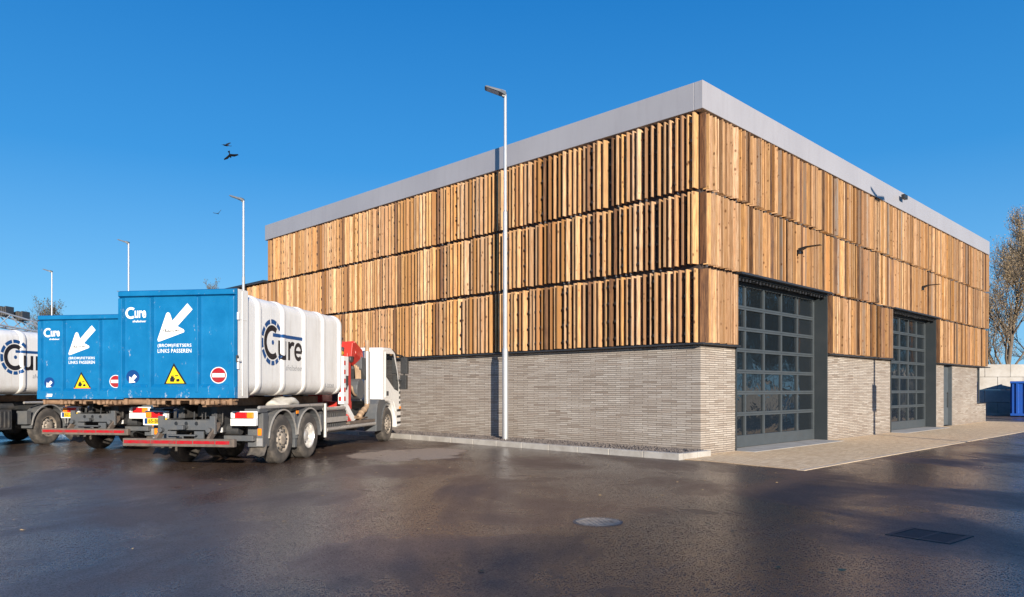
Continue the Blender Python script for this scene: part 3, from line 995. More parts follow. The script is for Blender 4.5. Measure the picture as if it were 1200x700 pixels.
def make_truck(variant=False):
    t = empty('hooklift_lorry')
    # chassis
    bm = B()
    for s in (-1, 1):
        box(bm, s * .42 - .04, s * .42 + .04, .35, 10.0, .72, 1.02)
        box(bm, s * .36 - .06, s * .36 + .06, .7, 6.3, 1.022, 1.26)
    for yy in (.5, 1.2, 2.6, 4.0, 5.2, 6.6, 8.2):
        box(bm, -.38, .38, yy, yy + .1, .76, .98)
    for yy in (1.93, 3.28, 9.02):
        cyl(bm, (-1.0, yy, .53), (1.0, yy, .53), .075)
        cyl(bm, (-.16, yy, .53), (.16, yy, .53), .22)
        for s in (-1, 1): cyl(bm, (s * .62, yy - .25, .62), (s * .62, yy - .25, .9), .12)
    box(bm, -.40, .40, 2.2, 3.0, .40, .72)
    cyl(bm, (-.95, 1.02, .80), (-.4, 1.02, .80), .13, n=14)
    cyl(bm, (.3, 1.1, .78), (.72, 1.1, .78), .12, n=14)
    # hoses and valves hanging behind the axle
    for k in range(10):
        x0 = random.uniform(-.7, .7)
        tube(bm, [(x0, .75, 1.15), (x0 + .05, .66, .95), (x0 + random.uniform(-.2, .2), .7, .80)], .016, 6)
    obj('chassis', bm, M_CHAS, t, bevel=.006)
    bm = B()
    pl = [(-.62, .72), (-.62, 1.08), (-.5, 1.08), (-.5, 1.0), (.5, 1.0), (.5, 1.08), (.62, 1.08), (.62, .72), (.44, .72), (.40, .80), (-.40, .80), (-.44, .72)]
    a = [bm.verts.new((p[0], .30, p[1])) for p in pl]
    b = [bm.verts.new((p[0], .36, p[1])) for p in pl]
    fs = [bm.faces.new(a), bm.faces.new(b)]
    for i in range(len(pl)):
        j = (i + 1) % len(pl)
        fs.append(bm.faces.new((a[i], a[j], b[j], b[i])))
    bmesh.ops.recalc_face_normals(bm, faces=fs)
    for xx in (-.22, 0, .22):
        cyl(bm, (xx, .297, .93), (xx, .31, .93), .042, n=14, mi=1)
    for s in (-1, 1):
        box(bm, s * .30 - .10, s * .30 + .10, .25, .299, .60, .78)
        cyl(bm, (s * .52, .20, .80), (s * .52, .30, .80), .05, n=12)
    cyl(bm, (0, .12, .86), (0, .30, .86), .045, n=12)
    box(bm, -.07, .07, .08, .16, .82, .90)
    box(bm, -.30, .30, .12, .20, .69, .72)
    obj('towing_beam', bm, [M_GUARD, M_MIRR], t, bevel=.008)
    # under-run bar
    bm = B()
    box(bm, -1.20, 1.18, .03, .13, .49, .645)
    for s in (-1, 1):
        box(bm, s * .75 - .05, s * .75 + .05, .131, .24, .50, .64)
        extr_x(bm, [(.14, .50), (.14, .66), (.42, .95), (.55, .95), (.55, .85)], s * .56 - .03, s * .56 + .03)
    ub = obj('underrun_bar', bm, M_BARD, t, bevel=.012)
    bm = B()
    for (a_, b_) in ((-1.17, -.60), (-.585, -.05), (-.03, .30), (.32, .77), (.79, 1.08)):
        box(bm, a_, b_, .024, .029, .545 + random.uniform(-.004, .004), .608)
    obj('reflector_strip', bm, M_REDREF, ub)
    # lamp boards
    for s in (-1, 1):
        bm = B()
        box(bm, *sorted((s * .70, s * 1.25)), .72, .82, .87, 1.015)
        box(bm, *sorted((s * .70, s * 1.25)), .78, .82, 1.016, 1.165)
        lb = obj('lamp_board', bm, M_SIGNW, t, bevel=.008)
        bm = B()
        box(bm, *sorted((s * .80, s * 1.06)), .71, .779, 1.025, 1.145, 0)
        box(bm, *sorted((s * 1.062, s * 1.19)), .71, .779, 1.025, 1.145, 1)
        box(bm, *sorted((s * .71, s * .798)), .71, .779, 1.025, 1.145, 2)
        obj('tail_light', bm, [M_TAILR, M_AMBER, M_SIGNW], lb, bevel=.012)
        bm = B()
        box(bm, s * .45 - .05, s * .45 + .05, .74, .80, .73, .83)
        obj('work_light', bm, M_SIGNW, t, bevel=.01)
    # mudguards
    for s in (-1, 1):
        xa, xb = sorted((s * .90, s * 1.24))
        bm = B()
        for yc in (1.93, 3.28):
            arch(bm, yc, .53, .645, 8, 172, xa, xb)
            for sgn in (-1, 1):
                yy = yc + sgn * .635
                box(bm, xa, xb, yy - .03, yy + .012, .42 if (yc < 2 and sgn < 0) else .50, .62)
        box(bm, xa, xb, 1.05, 1.27, .42, 1.12)
        box(bm, xa + .01, xb - .01, .9, 1.25, 1.13, 1.21)
        box(bm, xa + .06, xb - .02, 2.55, 2.66, .30, 1.08)
        box(bm, *sorted((s * .45, s * 1.1)), .90, 1.05, .55, .66)
        box(bm, xa, xb - .01, 3.94, 4.1, .62, 1.0)
        mg = obj('mudguard', bm, M_GUARD, t, bevel=.006)
        bm = B()
        for yc in (1.93, 3.28):
            arch(bm, yc, .53, .655, 5, 175, *sorted((s * 1.235, s * 1.262)), th=.03)
        obj('trim', bm, M_SILV, mg)
        bm = B()
        tube(bm, [(s * 1.2, .95, 1.235), (s * 1.2, 4.15, 1.235)], .035, 10)
        box(bm, *sorted((s * 1.11, s * 1.24)), 1.02, 1.045, .44, .60)
        obj('rail', bm, M_SILV, mg)
        bm = B()
        box(bm, *sorted((s * 1.13, s * 1.21)), 1.046, 1.052-.02, .66, .80)
        obj('side_marker', bm, M_AMBER, mg)
        bm = B()
        box(bm, *sorted((s * 1.242, s * 1.262)), 2.56, 2.66, 1.06, 1.13)
        obj('side_marker', bm, M_AMBER, mg)
        bm = B()
        xf = s * 1.07
        pts = frange(0, 1, 9)
        for i in range(8):
            for j in range(4):
                q = []
                for (di, dj) in ((0, 0), (1, 0), (1, 1), (0, 1)):
                    u, v_ = (i + di) / 8, (j + dj) / 4
                    q.append((xf - .2 + .4 * u, 1.15 - .09 * (1 - v_) ** 2 + .03 * math.sin(5 * u + 2 * v_), .24 + .22 * v_ + .02 * math.sin(7 * u)))
                poly(bm, q)
        bmesh.ops.remove_doubles(bm, verts=bm.verts, dist=1e-4)
        fl = obj('mud_flap', bm, M_RUBBER, t, smooth=0)
        sm = fl.modifiers.new('s', 'SOLIDIFY'); sm.thickness = .012
    # wheels
    for s in (-1, 1):
        make_wheel(t, s * 1.24, 1.93, s, 'convex')
        make_wheel(t, s * 1.24, 3.28, s, 'convex' if variant else 'deep')
        make_wheel(t, s * 1.22, 9.02, s, 'convex')
    # tanks and side rails between the axles
    for s in (-1, 1):
        bm = B()
        tube(bm, [(s * 1.18, 4.35, .60), (s * 1.18, 7.9, .60)], .055, 12)
        tube(bm, [(s * 1.16, 4.3, 1.12), (s * 1.16, 5.6, 1.12)], .05, 12)
        tube(bm, [(s * 1.19, 4.28, .42), (s * 1.19, 4.28, 1.26)], .045, 12)
        tube(bm, [(s * 1.16, 4.3, .84), (s * 1.16, 5.7, .84)], .09, 4)
        tube(bm, [(s * .45, 4.6, .75), (s * 1.18, 4.6, .62)], .03, 8)
        tube(bm, [(s * .45, 7.4, .75), (s * 1.18, 7.4, .62)], .03, 8)
        if not (variant and s < 0): obj('side_guard', bm, M_SILV, t, smooth=40)
        else: bm.free()
        bm = B()
        box(bm, *sorted((s * .55, s * 1.14)), 4.5, 5.8, .50, 1.05)
        for k in range(9):
            box(bm, *sorted((s * 1.14, s * 1.155)), 4.56 + .14 * k, 4.62 + .14 * k, .56, 1.0)
        cyl(bm, (s * .8, 4.15, 1.12), (s * .8, 5.0, 1.12), .10)
        obj('battery_box' if s < 0 else 'tank', bm, M_CHAS, t, bevel=.02)
        bm = B()
        box(bm, *sorted((s * .5, s * 1.2)), 5.9, 7.9, .66, .74)
        obj('foot_plate', bm, M_BARD, t, bevel=.01)
        # front wheel guards
        bm = B()
        arch(bm, 9.02, .53, .66, 78, 178, *sorted((s * .85, s * 1.245)), th=.04)
        prof = [(8.40, .36), (8.40, .8), (8.50, 1.05), (8.75, 1.19), (8.70, 1.30), (8.2, 1.32), (8.02, 1.18), (7.92, .9), (7.92, .36)]
        extr_x(bm, prof, *sorted((s * .85, s * 1.235)))
        obj('front_mudguard', bm, M_GUARD, t, bevel=.03, segs=3)
    bm = B()
    bmesh.ops.create_icosphere(bm, subdivisions=3, radius=1, matrix=Matrix.Translation((.93, 2.55, 1.30)) @ Matrix.Diagonal((.26, .62, .13, 1)))
    for v in bm.verts:
        v.co += Vector((0, .05 * math.sin(9 * v.co.x + 3), .035 * math.sin(8 * v.co.y) + .03 * math.sin(17 * v.co.x + 5 * v.co.y)))
    obj('folded_tarp', bm, M_CANVAS, t, smooth=0)
    # hook arm
    bm = B()
    box(bm, -.20, .20, 1.0, 5.4, 1.03, 1.28)
    box(bm, -.17, .17, 5.25, 5.55, 1.03, 2.5)
    tube(bm, [(0, 5.4, 2.5), (0, 5.35, 2.68), (0, 5.2, 2.72), (0, 5.12, 2.6)], .06, 10)
    obj('hook_arm', bm, M_CHAS, t, bevel=.012)
    # crane folded behind the cab
    cr = empty('crane', (0, 0, 0), 0, t)
    bm = B()
    box(bm, -.28, .28, 6.2, 6.9, 1.0, 1.5)
    cyl(bm, (0, 6.55, 1.5), (0, 6.55, 2.75), .20, .17, 16)
    box(bm, .92, 1.08, 6.05, 6.30, .70, 2.62)
    box(bm, -1.08, -.92, 6.05, 6.30, .70, 2.62)
    box(bm, -1.0, 1.0, 6.32, 6.55, 1.05, 1.28)
    obj('column', bm, M_RED, cr, bevel=.02)
    bm = B()
    M1 = Matrix.Translation((.1, 6.35, 2.82)) @ Matrix.Rotation(R(6), 4, 'Y')
    box(bm, -1.15, 1.0, -.16, .16, -.13, .15, M=M1)
    box(bm, -1.0, .95, .22, .48, -.16, .10, M=M1)
    box(bm, .60, 1.08, -.22, .06, -.20, .19, M=M1)
    a = [(.55, 2.95), (1.05, 2.98), (1.10, 2.62), (.85, 2.40), (.75, 2.60)]
    prs = B(); prs.free()
    lo = [bm.verts.new((p[0], 6.62, p[1])) for p in a]
    hi = [bm.verts.new((p[0], 7.25, p[1] - .22)) for p in a]
    fs = [bm.faces.new(lo), bm.faces.new(hi)]
    for i in range(5):
        fs.append(bm.faces.new((lo[i], lo[(i + 1) % 5], hi[(i + 1) % 5], hi[i])))
    bmesh.ops.recalc_face_normals(bm, faces=fs)
    obj('boom', bm, M_RED, cr, bevel=.02)
    bm = B()
    box(bm, .35, .80, 6.05, 6.45, 2.99, 3.06)
    cyl(bm, (.80, 6.15, 2.90), (.80, 6.10, 2.90), .09, n=14)
    cyl(bm, (-.1, 6.15, 2.84), (-.1, 6.10, 2.84), .07, n=14)
    cyl(bm, (1.09, 6.3, 2.72), (1.13, 6.3, 2.72), .08, n=14)
    cyl(bm, (.25, 6.10, 2.78), (.95, 6.10, 2.70), .07)
    cyl(bm, (.95, 6.2, 2.45), (1.15, 6.2, 2.45), .10)
    obj('motor', bm, M_CHAS, cr, bevel=.02)
    bm = B()
    cyl(bm, (.5, 6.6, 2.3), (.5, 6.6, 1.7), .11)
    obj('hydraulic_cylinder', bm, M_CHAS, cr, bevel=.02)
    bm = B()
    bmesh.ops.create_uvsphere(bm, u_segments=16, v_segments=10, radius=.5, matrix=Matrix.Translation((.72, 6.0, 2.60)) @ Matrix.Diagonal((.56, .24, .22, 1)))
    obj('counterweight', bm, M_YEL if False else simple('ochre_cover', (0.36, 0.22, 0.03), .5), cr, smooth=0)
    bm = B()
    for k in range(4):
        pts = []
        for a_ in frange(60 - 10 * k, -150, 12):
            pts.append((.95 + .03 * k, 6.75 + (.26 + .03 * k) * math.cos(R(a_)), 1.95 + (.42 + .03 * k) * math.sin(R(a_))))
        tube(bm, pts, .028, 8)
    for k in range(5):
        tube(bm, [(.5 + .09 * k, 6.1, 2.72), (.6 + .09 * k, 5.85 - .03 * k, 2.35), (.72 + .05 * k, 6.0, 1.9), (.8 + .04 * k, 6.3, 1.45 + .05 * k)], .017, 6, mi=1)
    tube(bm, [(1.0, 6.2, 1.0), (1.12, 6.45, .82), (1.15, 6.9, .79), (1.1, 7.5, .80)], .022, 6)
    tube(bm, [(.95, 6.3, 1.1), (1.08, 6.5, .86), (1.1, 7.2, .83)], .022, 6)
    obj('hose', bm, [M_TAN, M_MIRR], cr, smooth=0)
    bm = B()
    box(bm, .98, 1.14, 5.62, 5.95, 1.22, 2.50)
    extr_x(bm, [(5.66, 1.22), (5.95, 1.22), (6.55, .78), (6.35, .72)], 1.0, 1.12)
    for k in range(5):
        box(bm, 1.0, 1.07, 5.612, 5.6199, 1.30 + .24 * k, 1.42 + .24 * k, 1)
        box(bm, 1.1401, 1.147, 5.63, 5.74, 1.30 + .24 * k, 1.42 + .24 * k, 1)
    sp = obj('stabiliser', bm, [M_SIGNW, M_RED], cr, bevel=.004)
    bm = B()
    box(bm, -1.14, -.98, 5.62, 5.95, 1.22, 2.50)
    obj('stabiliser', bm, M_SIGNW, cr, bevel=.012)
    bm = B()
    box(bm, 1.142, 1.19, 5.76, 5.82, 1.72, 1.98)
    tube(bm, [(1.17, 5.79, 1.74), (1.18, 5.72, 1.62)], .02, 6)
    obj('lever', bm, M_MIRR, sp)
    bm = B()
    extr_x(bm, [(6.98, 2.55), (7.35, 2.52), (7.40, 1.9), (7.0, 2.2)], .25, 1.12)
    box(bm, -1.0, .4, 7.1, 7.5, 1.05, 1.6)
    cyl(bm, (.8, 7.0, 1.62), (1.1, 7.0, 1.62), .30, n=16)
    obj('hydraulic_tank', bm, M_GUARD, t, bevel=.02)
    # exhaust stack
    ex = empty('exhaust', (0, 0, 0), 0, t)
    bm = B()
    cyl(bm, (1.08, 7.55, 1.20), (1.08, 7.55, 2.72), .088, n=18)
    obj('silencer', bm, M_SILV, ex, smooth=40)
    bm = B()
    cyl(bm, (1.08, 7.55, 2.7), (1.08, 7.55, 3.05), .064, n=16)
    obj('tailpipe', bm, M_TAN, ex, smooth=40)
    bm = B()
    tube(bm, [(1.08, 7.55, 1.22), (1.08, 7.5, 1.10), (1.08, 7.25, 1.0), (1.08, 6.95, .88), (1.08, 6.85, .75)], .075, 12)
    for (yy, zz) in ((7.3, 1.02), (7.08, .94), (6.93, .86)):
        bmesh.ops.create_uvsphere(bm, u_segments=12, v_segments=8, radius=.092, matrix=Matrix.Translation((1.08, yy, zz)))
    obj('pipe', bm, M_TAN, ex, smooth=40)
    # cab
    cab = empty('cab', (0, 0, 0), 0, t)
    bm = B()
    prof = [(8.50, 1.25), (8.50, 2.80), (8.58, 2.90), (9.35, 2.93), (9.75, 2.80), (10.10, 2.05), (10.28, 1.55), (10.34, 1.2), (10.34, .40), (9.86, .38), (9.80, .62)]
    prof += [(9.02 + .70 * math.cos(R(a_)), .53 + .70 * math.sin(R(a_))) for a_ in (20, 40, 60, 80, 95)]
    extr_x(bm, prof, -1.22, 1.22)
    obj('shell', bm, M_WHITE, cab, smooth=30, bevel=.06, segs=4)
    for s in (-1, 1):
        bm = B()
        prof = [(8.72, 1.36), (8.72, 2.78), (9.50, 2.80), (9.88, 2.22), (10.05, 1.85), (10.08, 1.0), (9.75, .92), (9.55, 1.22), (9.2, 1.34)]
        extr_x(bm, prof, *sorted((s * 1.205, s * 1.232)))
        dr = obj('door', bm, M_WHITE, cab, bevel=.008)
        bm = B()
        prof = [(8.80, 2.00), (8.80, 2.72), (9.50, 2.74), (9.84, 2.20), (9.99, 1.78), (9.99, 1.55), (9.60, 1.62)]
        extr_x(bm, prof, *sorted((s * 1.2325, s * 1.239)))
        wn = obj('window', bm, M_CABGL, dr)
        bm = B()
        box(bm, *sorted((s * 1.233, s * 1.258)), 8.82, 8.98, 1.42, 1.56)
        obj('handle', bm, M_MIRR, dr, bevel=.01)
        for k in range(5):
            bm = B()
            box(bm, *sorted((s * 1.20, s * 1.236)), 10.12, 10.22, 1.15 + .16 * k, 1.23 + .16 * k)
            obj('louvre', bm, M_MIRR, cab)
        for k in range(3):
            bm = B()
            box(bm, *sorted((s * 1.19, s * 1.236)), 9.9, 10.24, .5 + .2 * k, .57 + .2 * k)
            obj('step', bm, M_MIRR, cab)
        # mirrors
        bm = B()
        tube(bm, [(s * 1.15, 9.75, 2.74), (s * 1.33, 10.12, 2.70), (s * 1.38, 10.22, 2.60)], .035, 8)
        tube(bm, [(s * 1.18, 10.02, 1.90), (s * 1.42, 10.2, 1.92)], .035, 8)
        box(bm, *sorted((s * 1.27, s * 1.50)), 10.12, 10.29, 2.12, 2.66)
        box(bm, *sorted((s * 1.26, s * 1.47)), 10.10, 10.28, 1.62, 2.08)
        tube(bm, [(s * 1.36, 10.22, 1.9), (s * 1.38, 10.22, 2.7)], .03, 8)
        obj('mirror', bm, M_MIRR, cab, bevel=.035, segs=3)
        bm = B()
        box(bm, *sorted((s * 1.236, s * 1.262)), 10.1, 10.2, .98, 1.06)
        obj('side_marker', bm, M_AMBER, cab)
        bm = B()
        box(bm, *sorted((s * .75, s * 1.12)), 10.342, 10.37, .62, .86)
        obj('headlight', bm, M_LENS, cab, bevel=.02)
    bm = B()
    a = [(10.11, 2.05), (9.765, 2.785)]
    poly(bm, [(-1.05, 10.125, 2.06), (1.05, 10.125, 2.06), (1.0, 9.80, 2.76), (-1.0, 9.80, 2.76)])
    obj('windscreen', bm, M_CABGL, cab)
    bm = B()
    extr_x(bm, [(9.62, 2.86), (9.70, 2.90), (10.12, 2.76), (10.10, 2.70)], -1.15, 1.15)
    obj('sun_visor', bm, M_MIRR, cab, bevel=.01)
    bm = B()
    box(bm, -1.0, 1.0, 10.342, 10.36, 1.0, 1.42)
    obj('grille', bm, M_MIRR, cab)
    bm = B()
    cyl(bm, (.55, 8.95, 2.9), (.55, 8.95, 2.97), .07, mi=1)
    cyl(bm, (.55, 8.95, 2.97), (.55, 8.95, 3.10), .085, .075, 14)
    obj('beacon', bm, [M_AMBER, M_MIRR], cab, smooth=40)
    return t

def add_plate(t, s):
    bm = B()
    box(bm, -1.20, -.68, .698, .706, .90, 1.012)
    p = obj('number_plate', bm, M_PLATE, t)
    bm = B()
    art_text(bm, s, 0, .39, 0, .075, 0, 0.015)
    art_map(bm, lambda u, v, z: (-1.11 + u, .6965, .919 + v))
    obj('lettering', bm, M_LOGOK, p)
    bm = B()
    poly(bm, [(-1.199, .697, .901), (-1.135, .697, .901), (-1.135, .697, 1.011), (-1.199, .697, 1.011)])
    obj('band', bm, M_SIGNB, p)

# ------------------------------------------------------------------ containers
RIBS = (.96, 2.03, 3.10, 4.17, 5.20)
RW, RH = .105, .042
def rib_off(y):
    for c in RIBS:
        d = abs(y - c) / RW
        if d < 1: return RH * (1 - d ** 4) if d > 0.0 else RH
    return 0.0
RIBST = (-1, -.93, -.8, -.6, -.3, 0, .3, .6, .8, .93, 1)

def logo_art(bm, x0=0.0):
    """lorry-side emblem and lettering, origin at ring centre; materials 0 blue, 1 black, 2 grey"""
    seg = [(40, 62), (67, 97), (103, 133), (139, 165), (171, 197), (203, 229), (235, 258), (264, 282), (288, 305), (311, 326)]
    for (a, b) in seg: art_arc(bm, 0, 0, .395, .49, a, b, 0, 8)
    art_arc(bm, 0, 0, .245, .365, 55, 305, 1, 48)
    art_disc(bm, 0.02, 0, .052, 0, 20)
    poly(bm, [(.02, .125, 0), (1.45, .125, 0), (1.45, .20, 0), (.02, .20, 0)], 0)
    # u
    def ubox(x0, x1, y0, y1): poly(bm, [(x0, y0, 0), (x1, y0, 0), (x1, y1, 0), (x0, y1, 0)], 1)
    ubox(.26, .355, -.17, .06)
    art_arc(bm, .45, -.17, .095, .19, 180, 360, 1, 20)
    ubox(.545, .64, -.35, .06)
    # r
    ubox(.73, .825, -.35, .06)
    art_arc(bm, .95, -.12, .10, .19, 60, 165, 1, 12)
    # e
    art_arc(bm, 1.24, -.145, .12, .21, 0, 318, 1, 36)
    ubox(1.11, 1.42, -.185, -.12)

def make_container(hgt, label_side=True):
    """origin: middle of the rear lower edge of the body; +y forward"""
    W = 1.25
    t = empty('waste_container')
    # rounded body with hoops
    def ring(y, off):
        hw, r = 1.185 + off, .24 + off * .8
        z0, z1 = .05 - off * .4, hgt - .03 + off * .5
        pts = []
        for (cx, cz, a0) in ((hw - r, z1 - r, 0), (-hw + r, z1 - r, 90), (-hw + r, z0 + r, 180), (hw - r, z0 + r, 270)):
            for k in range(7):
                a = R(a0 + 90 * k / 6)
                pts.append((cx + r * math.cos(a), y, cz + r * math.sin(a)))
        return pts
    st = [(.40, 0.0)]
    for c in RIBS:
        for d in RIBST:
            st.append((c + d * RW, RH * (1 - abs(d) ** 4)))
    st.append((5.31, 0.0))
    bm = B()
    rings = [[bm.verts.new(p) for p in ring(y, o)] for (y, o) in st]
    n = len(rings[0])
    for a, b in zip(rings, rings[1:]):
        for k in range(n):
            j = (k + 1) % n
            bm.faces.new((a[k], b[k], b[j], a[j]))
    bm.faces.new(list(rings[0]))
    bm.faces.new(list(reversed(rings[-1])))
    bmesh.ops.recalc_face_normals(bm, faces=bm.faces)
    obj('body', bm, M_BODYW, t, smooth=28)
    # square rear frame
    bm = B()
    for s in (-1, 1):
        box(bm, *sorted((s * 1.10, s * W)), .05, .43, 0.0, hgt)
        box(bm, *sorted((s * 1.248, s * 1.262)), .20, .215, 0.04, hgt - .04)
        box(bm, *sorted((s * 1.248, s * 1.256)), .06, .40, hgt * .72, hgt * .72 + .012)
    box(bm, -1.099, 1.099, .05, .43, hgt - .12, hgt - .001)
    box(bm, -1.099, 1.099, .05, .43, 0.001, .14)
    obj('rear_frame', bm, M_BODYW, t, bevel=.012)
    # blue door
    kx, kz = .0034, hgt / 660.0
    fx = lambda cx: -1.25 + cx * kx
    fz = lambda cy: (670 - cy) * kz
    dr = empty('rear_door', (0, 0, 0), 0, t)
    bm = B()
    box(bm, -W, W, .012, .049, .0, hgt)                       # skin
    def rail(x0, x1, z0, z1, d=.075):
        e = .022
        vs = [(x0, .0119, z0), (x1, .0119, z0), (x1, .0119, z1), (x0, .0119, z1)]
        ws = [(x0 + e, .012 - d, z0 + e), (x1 - e, .012 - d, z0 + e), (x1 - e, .012 - d, z1 - e), (x0 + e, .012 - d, z1 - e)]
        A = [bm.verts.new(p) for p in vs]
        Bb = [bm.verts.new(p) for p in ws]
        bm.faces.new(Bb)
        for i in range(4):
            j = (i + 1) % 4
            bm.faces.new((A[i], A[j], Bb[j], Bb[i]))
    rail(-W, W, fz(52), hgt)
    rail(-W, fx(36), .115 * hgt / 2.1, fz(53))
    rail(fx(690), W, .115 * hgt / 2.1, fz(53))
    rail(fx(190), fx(220), fz(640), fz(53), .085)
    rail(fx(486), fx(516), fz(640), fz(53), .085)
    # sloped foot
    extr_x(bm, [(.011, fz(585)), (-.06, fz(606)), (-.06, .003), (.011, .003)], -W + .002, W - .002)
    bmesh.ops.recalc_face_normals(bm, faces=bm.faces)
    obj('panel', bm, M_BLUE, dr, bevel=.004)
    bm = B()
    for zz in (hgt * .3, hgt * .75):
        cyl(bm, (W + .012, .03, zz - .07), (W + .012, .03, zz + .07), .022, n=10)
    box(bm, W + .002, W + .05, -.02, .09, hgt * .335, hgt * .36)
    box(bm, W + .002, W + .03, -.03, .02, hgt * .33, hgt * .39, 1)
    obj('hinge', bm, [M_BODYW, M_CHAS], t)
    # artwork on the door
    yz = .008
    def place(bm, name, mats, par=dr, yy=yz):
        art_map(bm, lambda u, v, z: (fx(u), yy - z, fz(v)))
        bmesh.ops.recalc_face_normals(bm, faces=bm.faces)
        return obj(name, bm, mats, par)
    bm = B()
    art_poly(bm, [(246, 325), (262, 322), (408, 270), (412, 262), (406, 252), (368, 232), (462, 131), (430, 94), (336, 198), (320, 152), (308, 146), (298, 152), (242, 312)])
    # pencilled scribble left on the arrow
    rs = random.Random(5)
    xx = 276
    while xx < 378:
        h1, h2 = rs.uniform(4, 16), rs.uniform(2, 9)
        poly(bm, [(xx, 268 - h2, .002), (xx + 2.2, 268 - h2, .002), (xx + rs.uniform(3, 9), 268 - h2 - h1 * .8, .002), (xx + 1, 268 - h2 - h1 * .8, .002)], 1)
        xx += rs.uniform(3, 8)
    poly(bm, [(280, 268, .002), (380, 262, .002), (380, 260, .002), (280, 265.5, .002)], 1)
    place(bm, 'arrow_sticker', [M_SIGNW, M_LOGOK])
    bm = B()
    art_text(bm, '(BROM)FIETSERS', 243, 455, 364, 339, 0, .012, 1.06)
    art_text(bm, 'LINKS PASSEREN', 243, 455, 394, 370, 0, .012, 1.06)
    place(bm, 'lettering', M_SIGNW)
    bm = B()
    # white name in the first bay
    for k in range(1):
        art_arc(bm, 74, 147, 22, 36, 50, 310, 0, 28)
        art_text(bm, 'ure', 97, 170, 178, 132, 0, .03)
    art_text(bm, 'afvalbeheer', 84, 170, 205, 191, 0, .02)
    place(bm, 'lettering', M_SIGNW)
    bm = B()
    art_disc(bm, 85, 540, 42, 0)
    art_poly(bm, [(62, 578), (64, 536), (76, 548), (96, 524), (112, 540), (90, 562), (104, 574)], 1)
    for v in bm.verts:
        if v.index < 0: pass
    bm.verts.ensure_lookup_table()
    for v in list(bm.verts)[32:]: v.co.z = .003
    place(bm, 'arrow_disc', [M_SIGNB, M_SIGNW])
    bm = B()
    art_disc(bm, 623, 532, 50, 1)
    n0 = len(bm.verts)
    art_disc(bm, 623, 532, 45, 0, z=.002)
    n1 = len(bm.verts)
    poly(bm, [(585, 520, .004), (661, 520, .004), (661, 544, .004), (585, 544, .004)], 1)
    place(bm, 'no_entry_disc', [M_REDREF, M_SIGNW])
    bm = B()
    poly(bm, [(282, 588, 0), (345, 456, 0), (428, 588, 0)], 1)
    poly(bm, [(297, 580, .002), (345, 476, .002), (412, 580, .002)], 0)
    # hand and falling load pictogram
    for q in ([(322, 570), (322, 548), (327, 548), (327, 538), (331, 538), (331, 532), (335, 532), (335, 538), (339, 538), (339, 528), (343, 528), (343, 540), (347, 540), (347, 552), (352, 546), (355, 550), (348, 566), (346, 572)],
              [(352, 532), (372, 530), (374, 536), (354, 538)], [(360, 556), (376, 552), (384, 560), (378, 570), (362, 570)]):
        f = poly(bm, [(p[0], p[1], .004) for p in q], 1)
    place(bm, 'warning_triangle', [M_YEL, M_LOGOK])
    # emblems on both sides
    for s in (1, -1):
      for piece in range(3 if s > 0 else 2):
        bm = B()
        if piece == 0: logo_art(bm)
        elif piece == 1: art_text(bm, 'afvalbeheer', .62, 1.45, -.58, -.455, 2, 0.0)
        else: art_text(bm, '23-30068', 2.62, 3.28, -.95, -.855, 2, .01)
        yc = 1.55 if s > 0 else 4.45
        zc = (1.17 if hgt > 2 else 1.07)
        art_map(bm, (lambda u, v, z: (0, yc + u, zc + v)) if s > 0 else (lambda u, v, z: (0, yc - u, zc + v)))
        for c in RIBS:
            for d in RIBST:
                bmesh.ops.bisect_plane(bm, geom=list(bm.verts) + list(bm.edges) + list(bm.faces), plane_co=(0, c + d * RW, 0), plane_no=(0, 1, 0))
        for v in bm.verts:
            v.co.x = s * (1.185 + rib_off(v.co.y) + .004)
        for f in bm.faces:
            f.normal_update()
            if f.normal.x * s < 0: f.normal_flip()
        obj('emblem' if piece == 0 else 'lettering', bm, [M_LOGOB, M_LOGOK, M_LOGOG], t)
    # skids, rollers and hooks under the floor
    bm = B()
    for s in (-1, 1):
        box(bm, s * .53 - .035, s * .53 + .035, .06, 5.25, -.175, -.002)
    for k in range(6):
        box(bm, -.494, .494, .5 + .9 * k, .58 + .9 * k, -.12, -.003)
    box(bm, -1.2, 1.2, .06, .16, -.05, -.004)
    for xx in (-.62, -.42, -.1, .28, .42, .62, .86):
        box(bm, xx, xx + random.uniform(.04, .09), -.03, .10, -.10 - random.uniform(0, .04), -.03)
        cyl(bm, (xx + .1, .0, -.09), (xx + .16, .02, -.09), .045, n=8)
    obj('skid', bm, M_RUST, t, bevel=.005)
    for s in (-1, 1):
        bm = B()
        xa = s * .88
        cyl(bm, (xa - .20, .12, -.07), (xa + .20, .12, -.07), .068, n=18)
        box(bm, xa - .26, xa - .205, .02, .22, -.13, -.002)
        box(bm, xa + .205, xa + .26, .02, .22, -.13, -.002)
        obj('roller', bm, M_RUST, t, smooth=40)
    return t

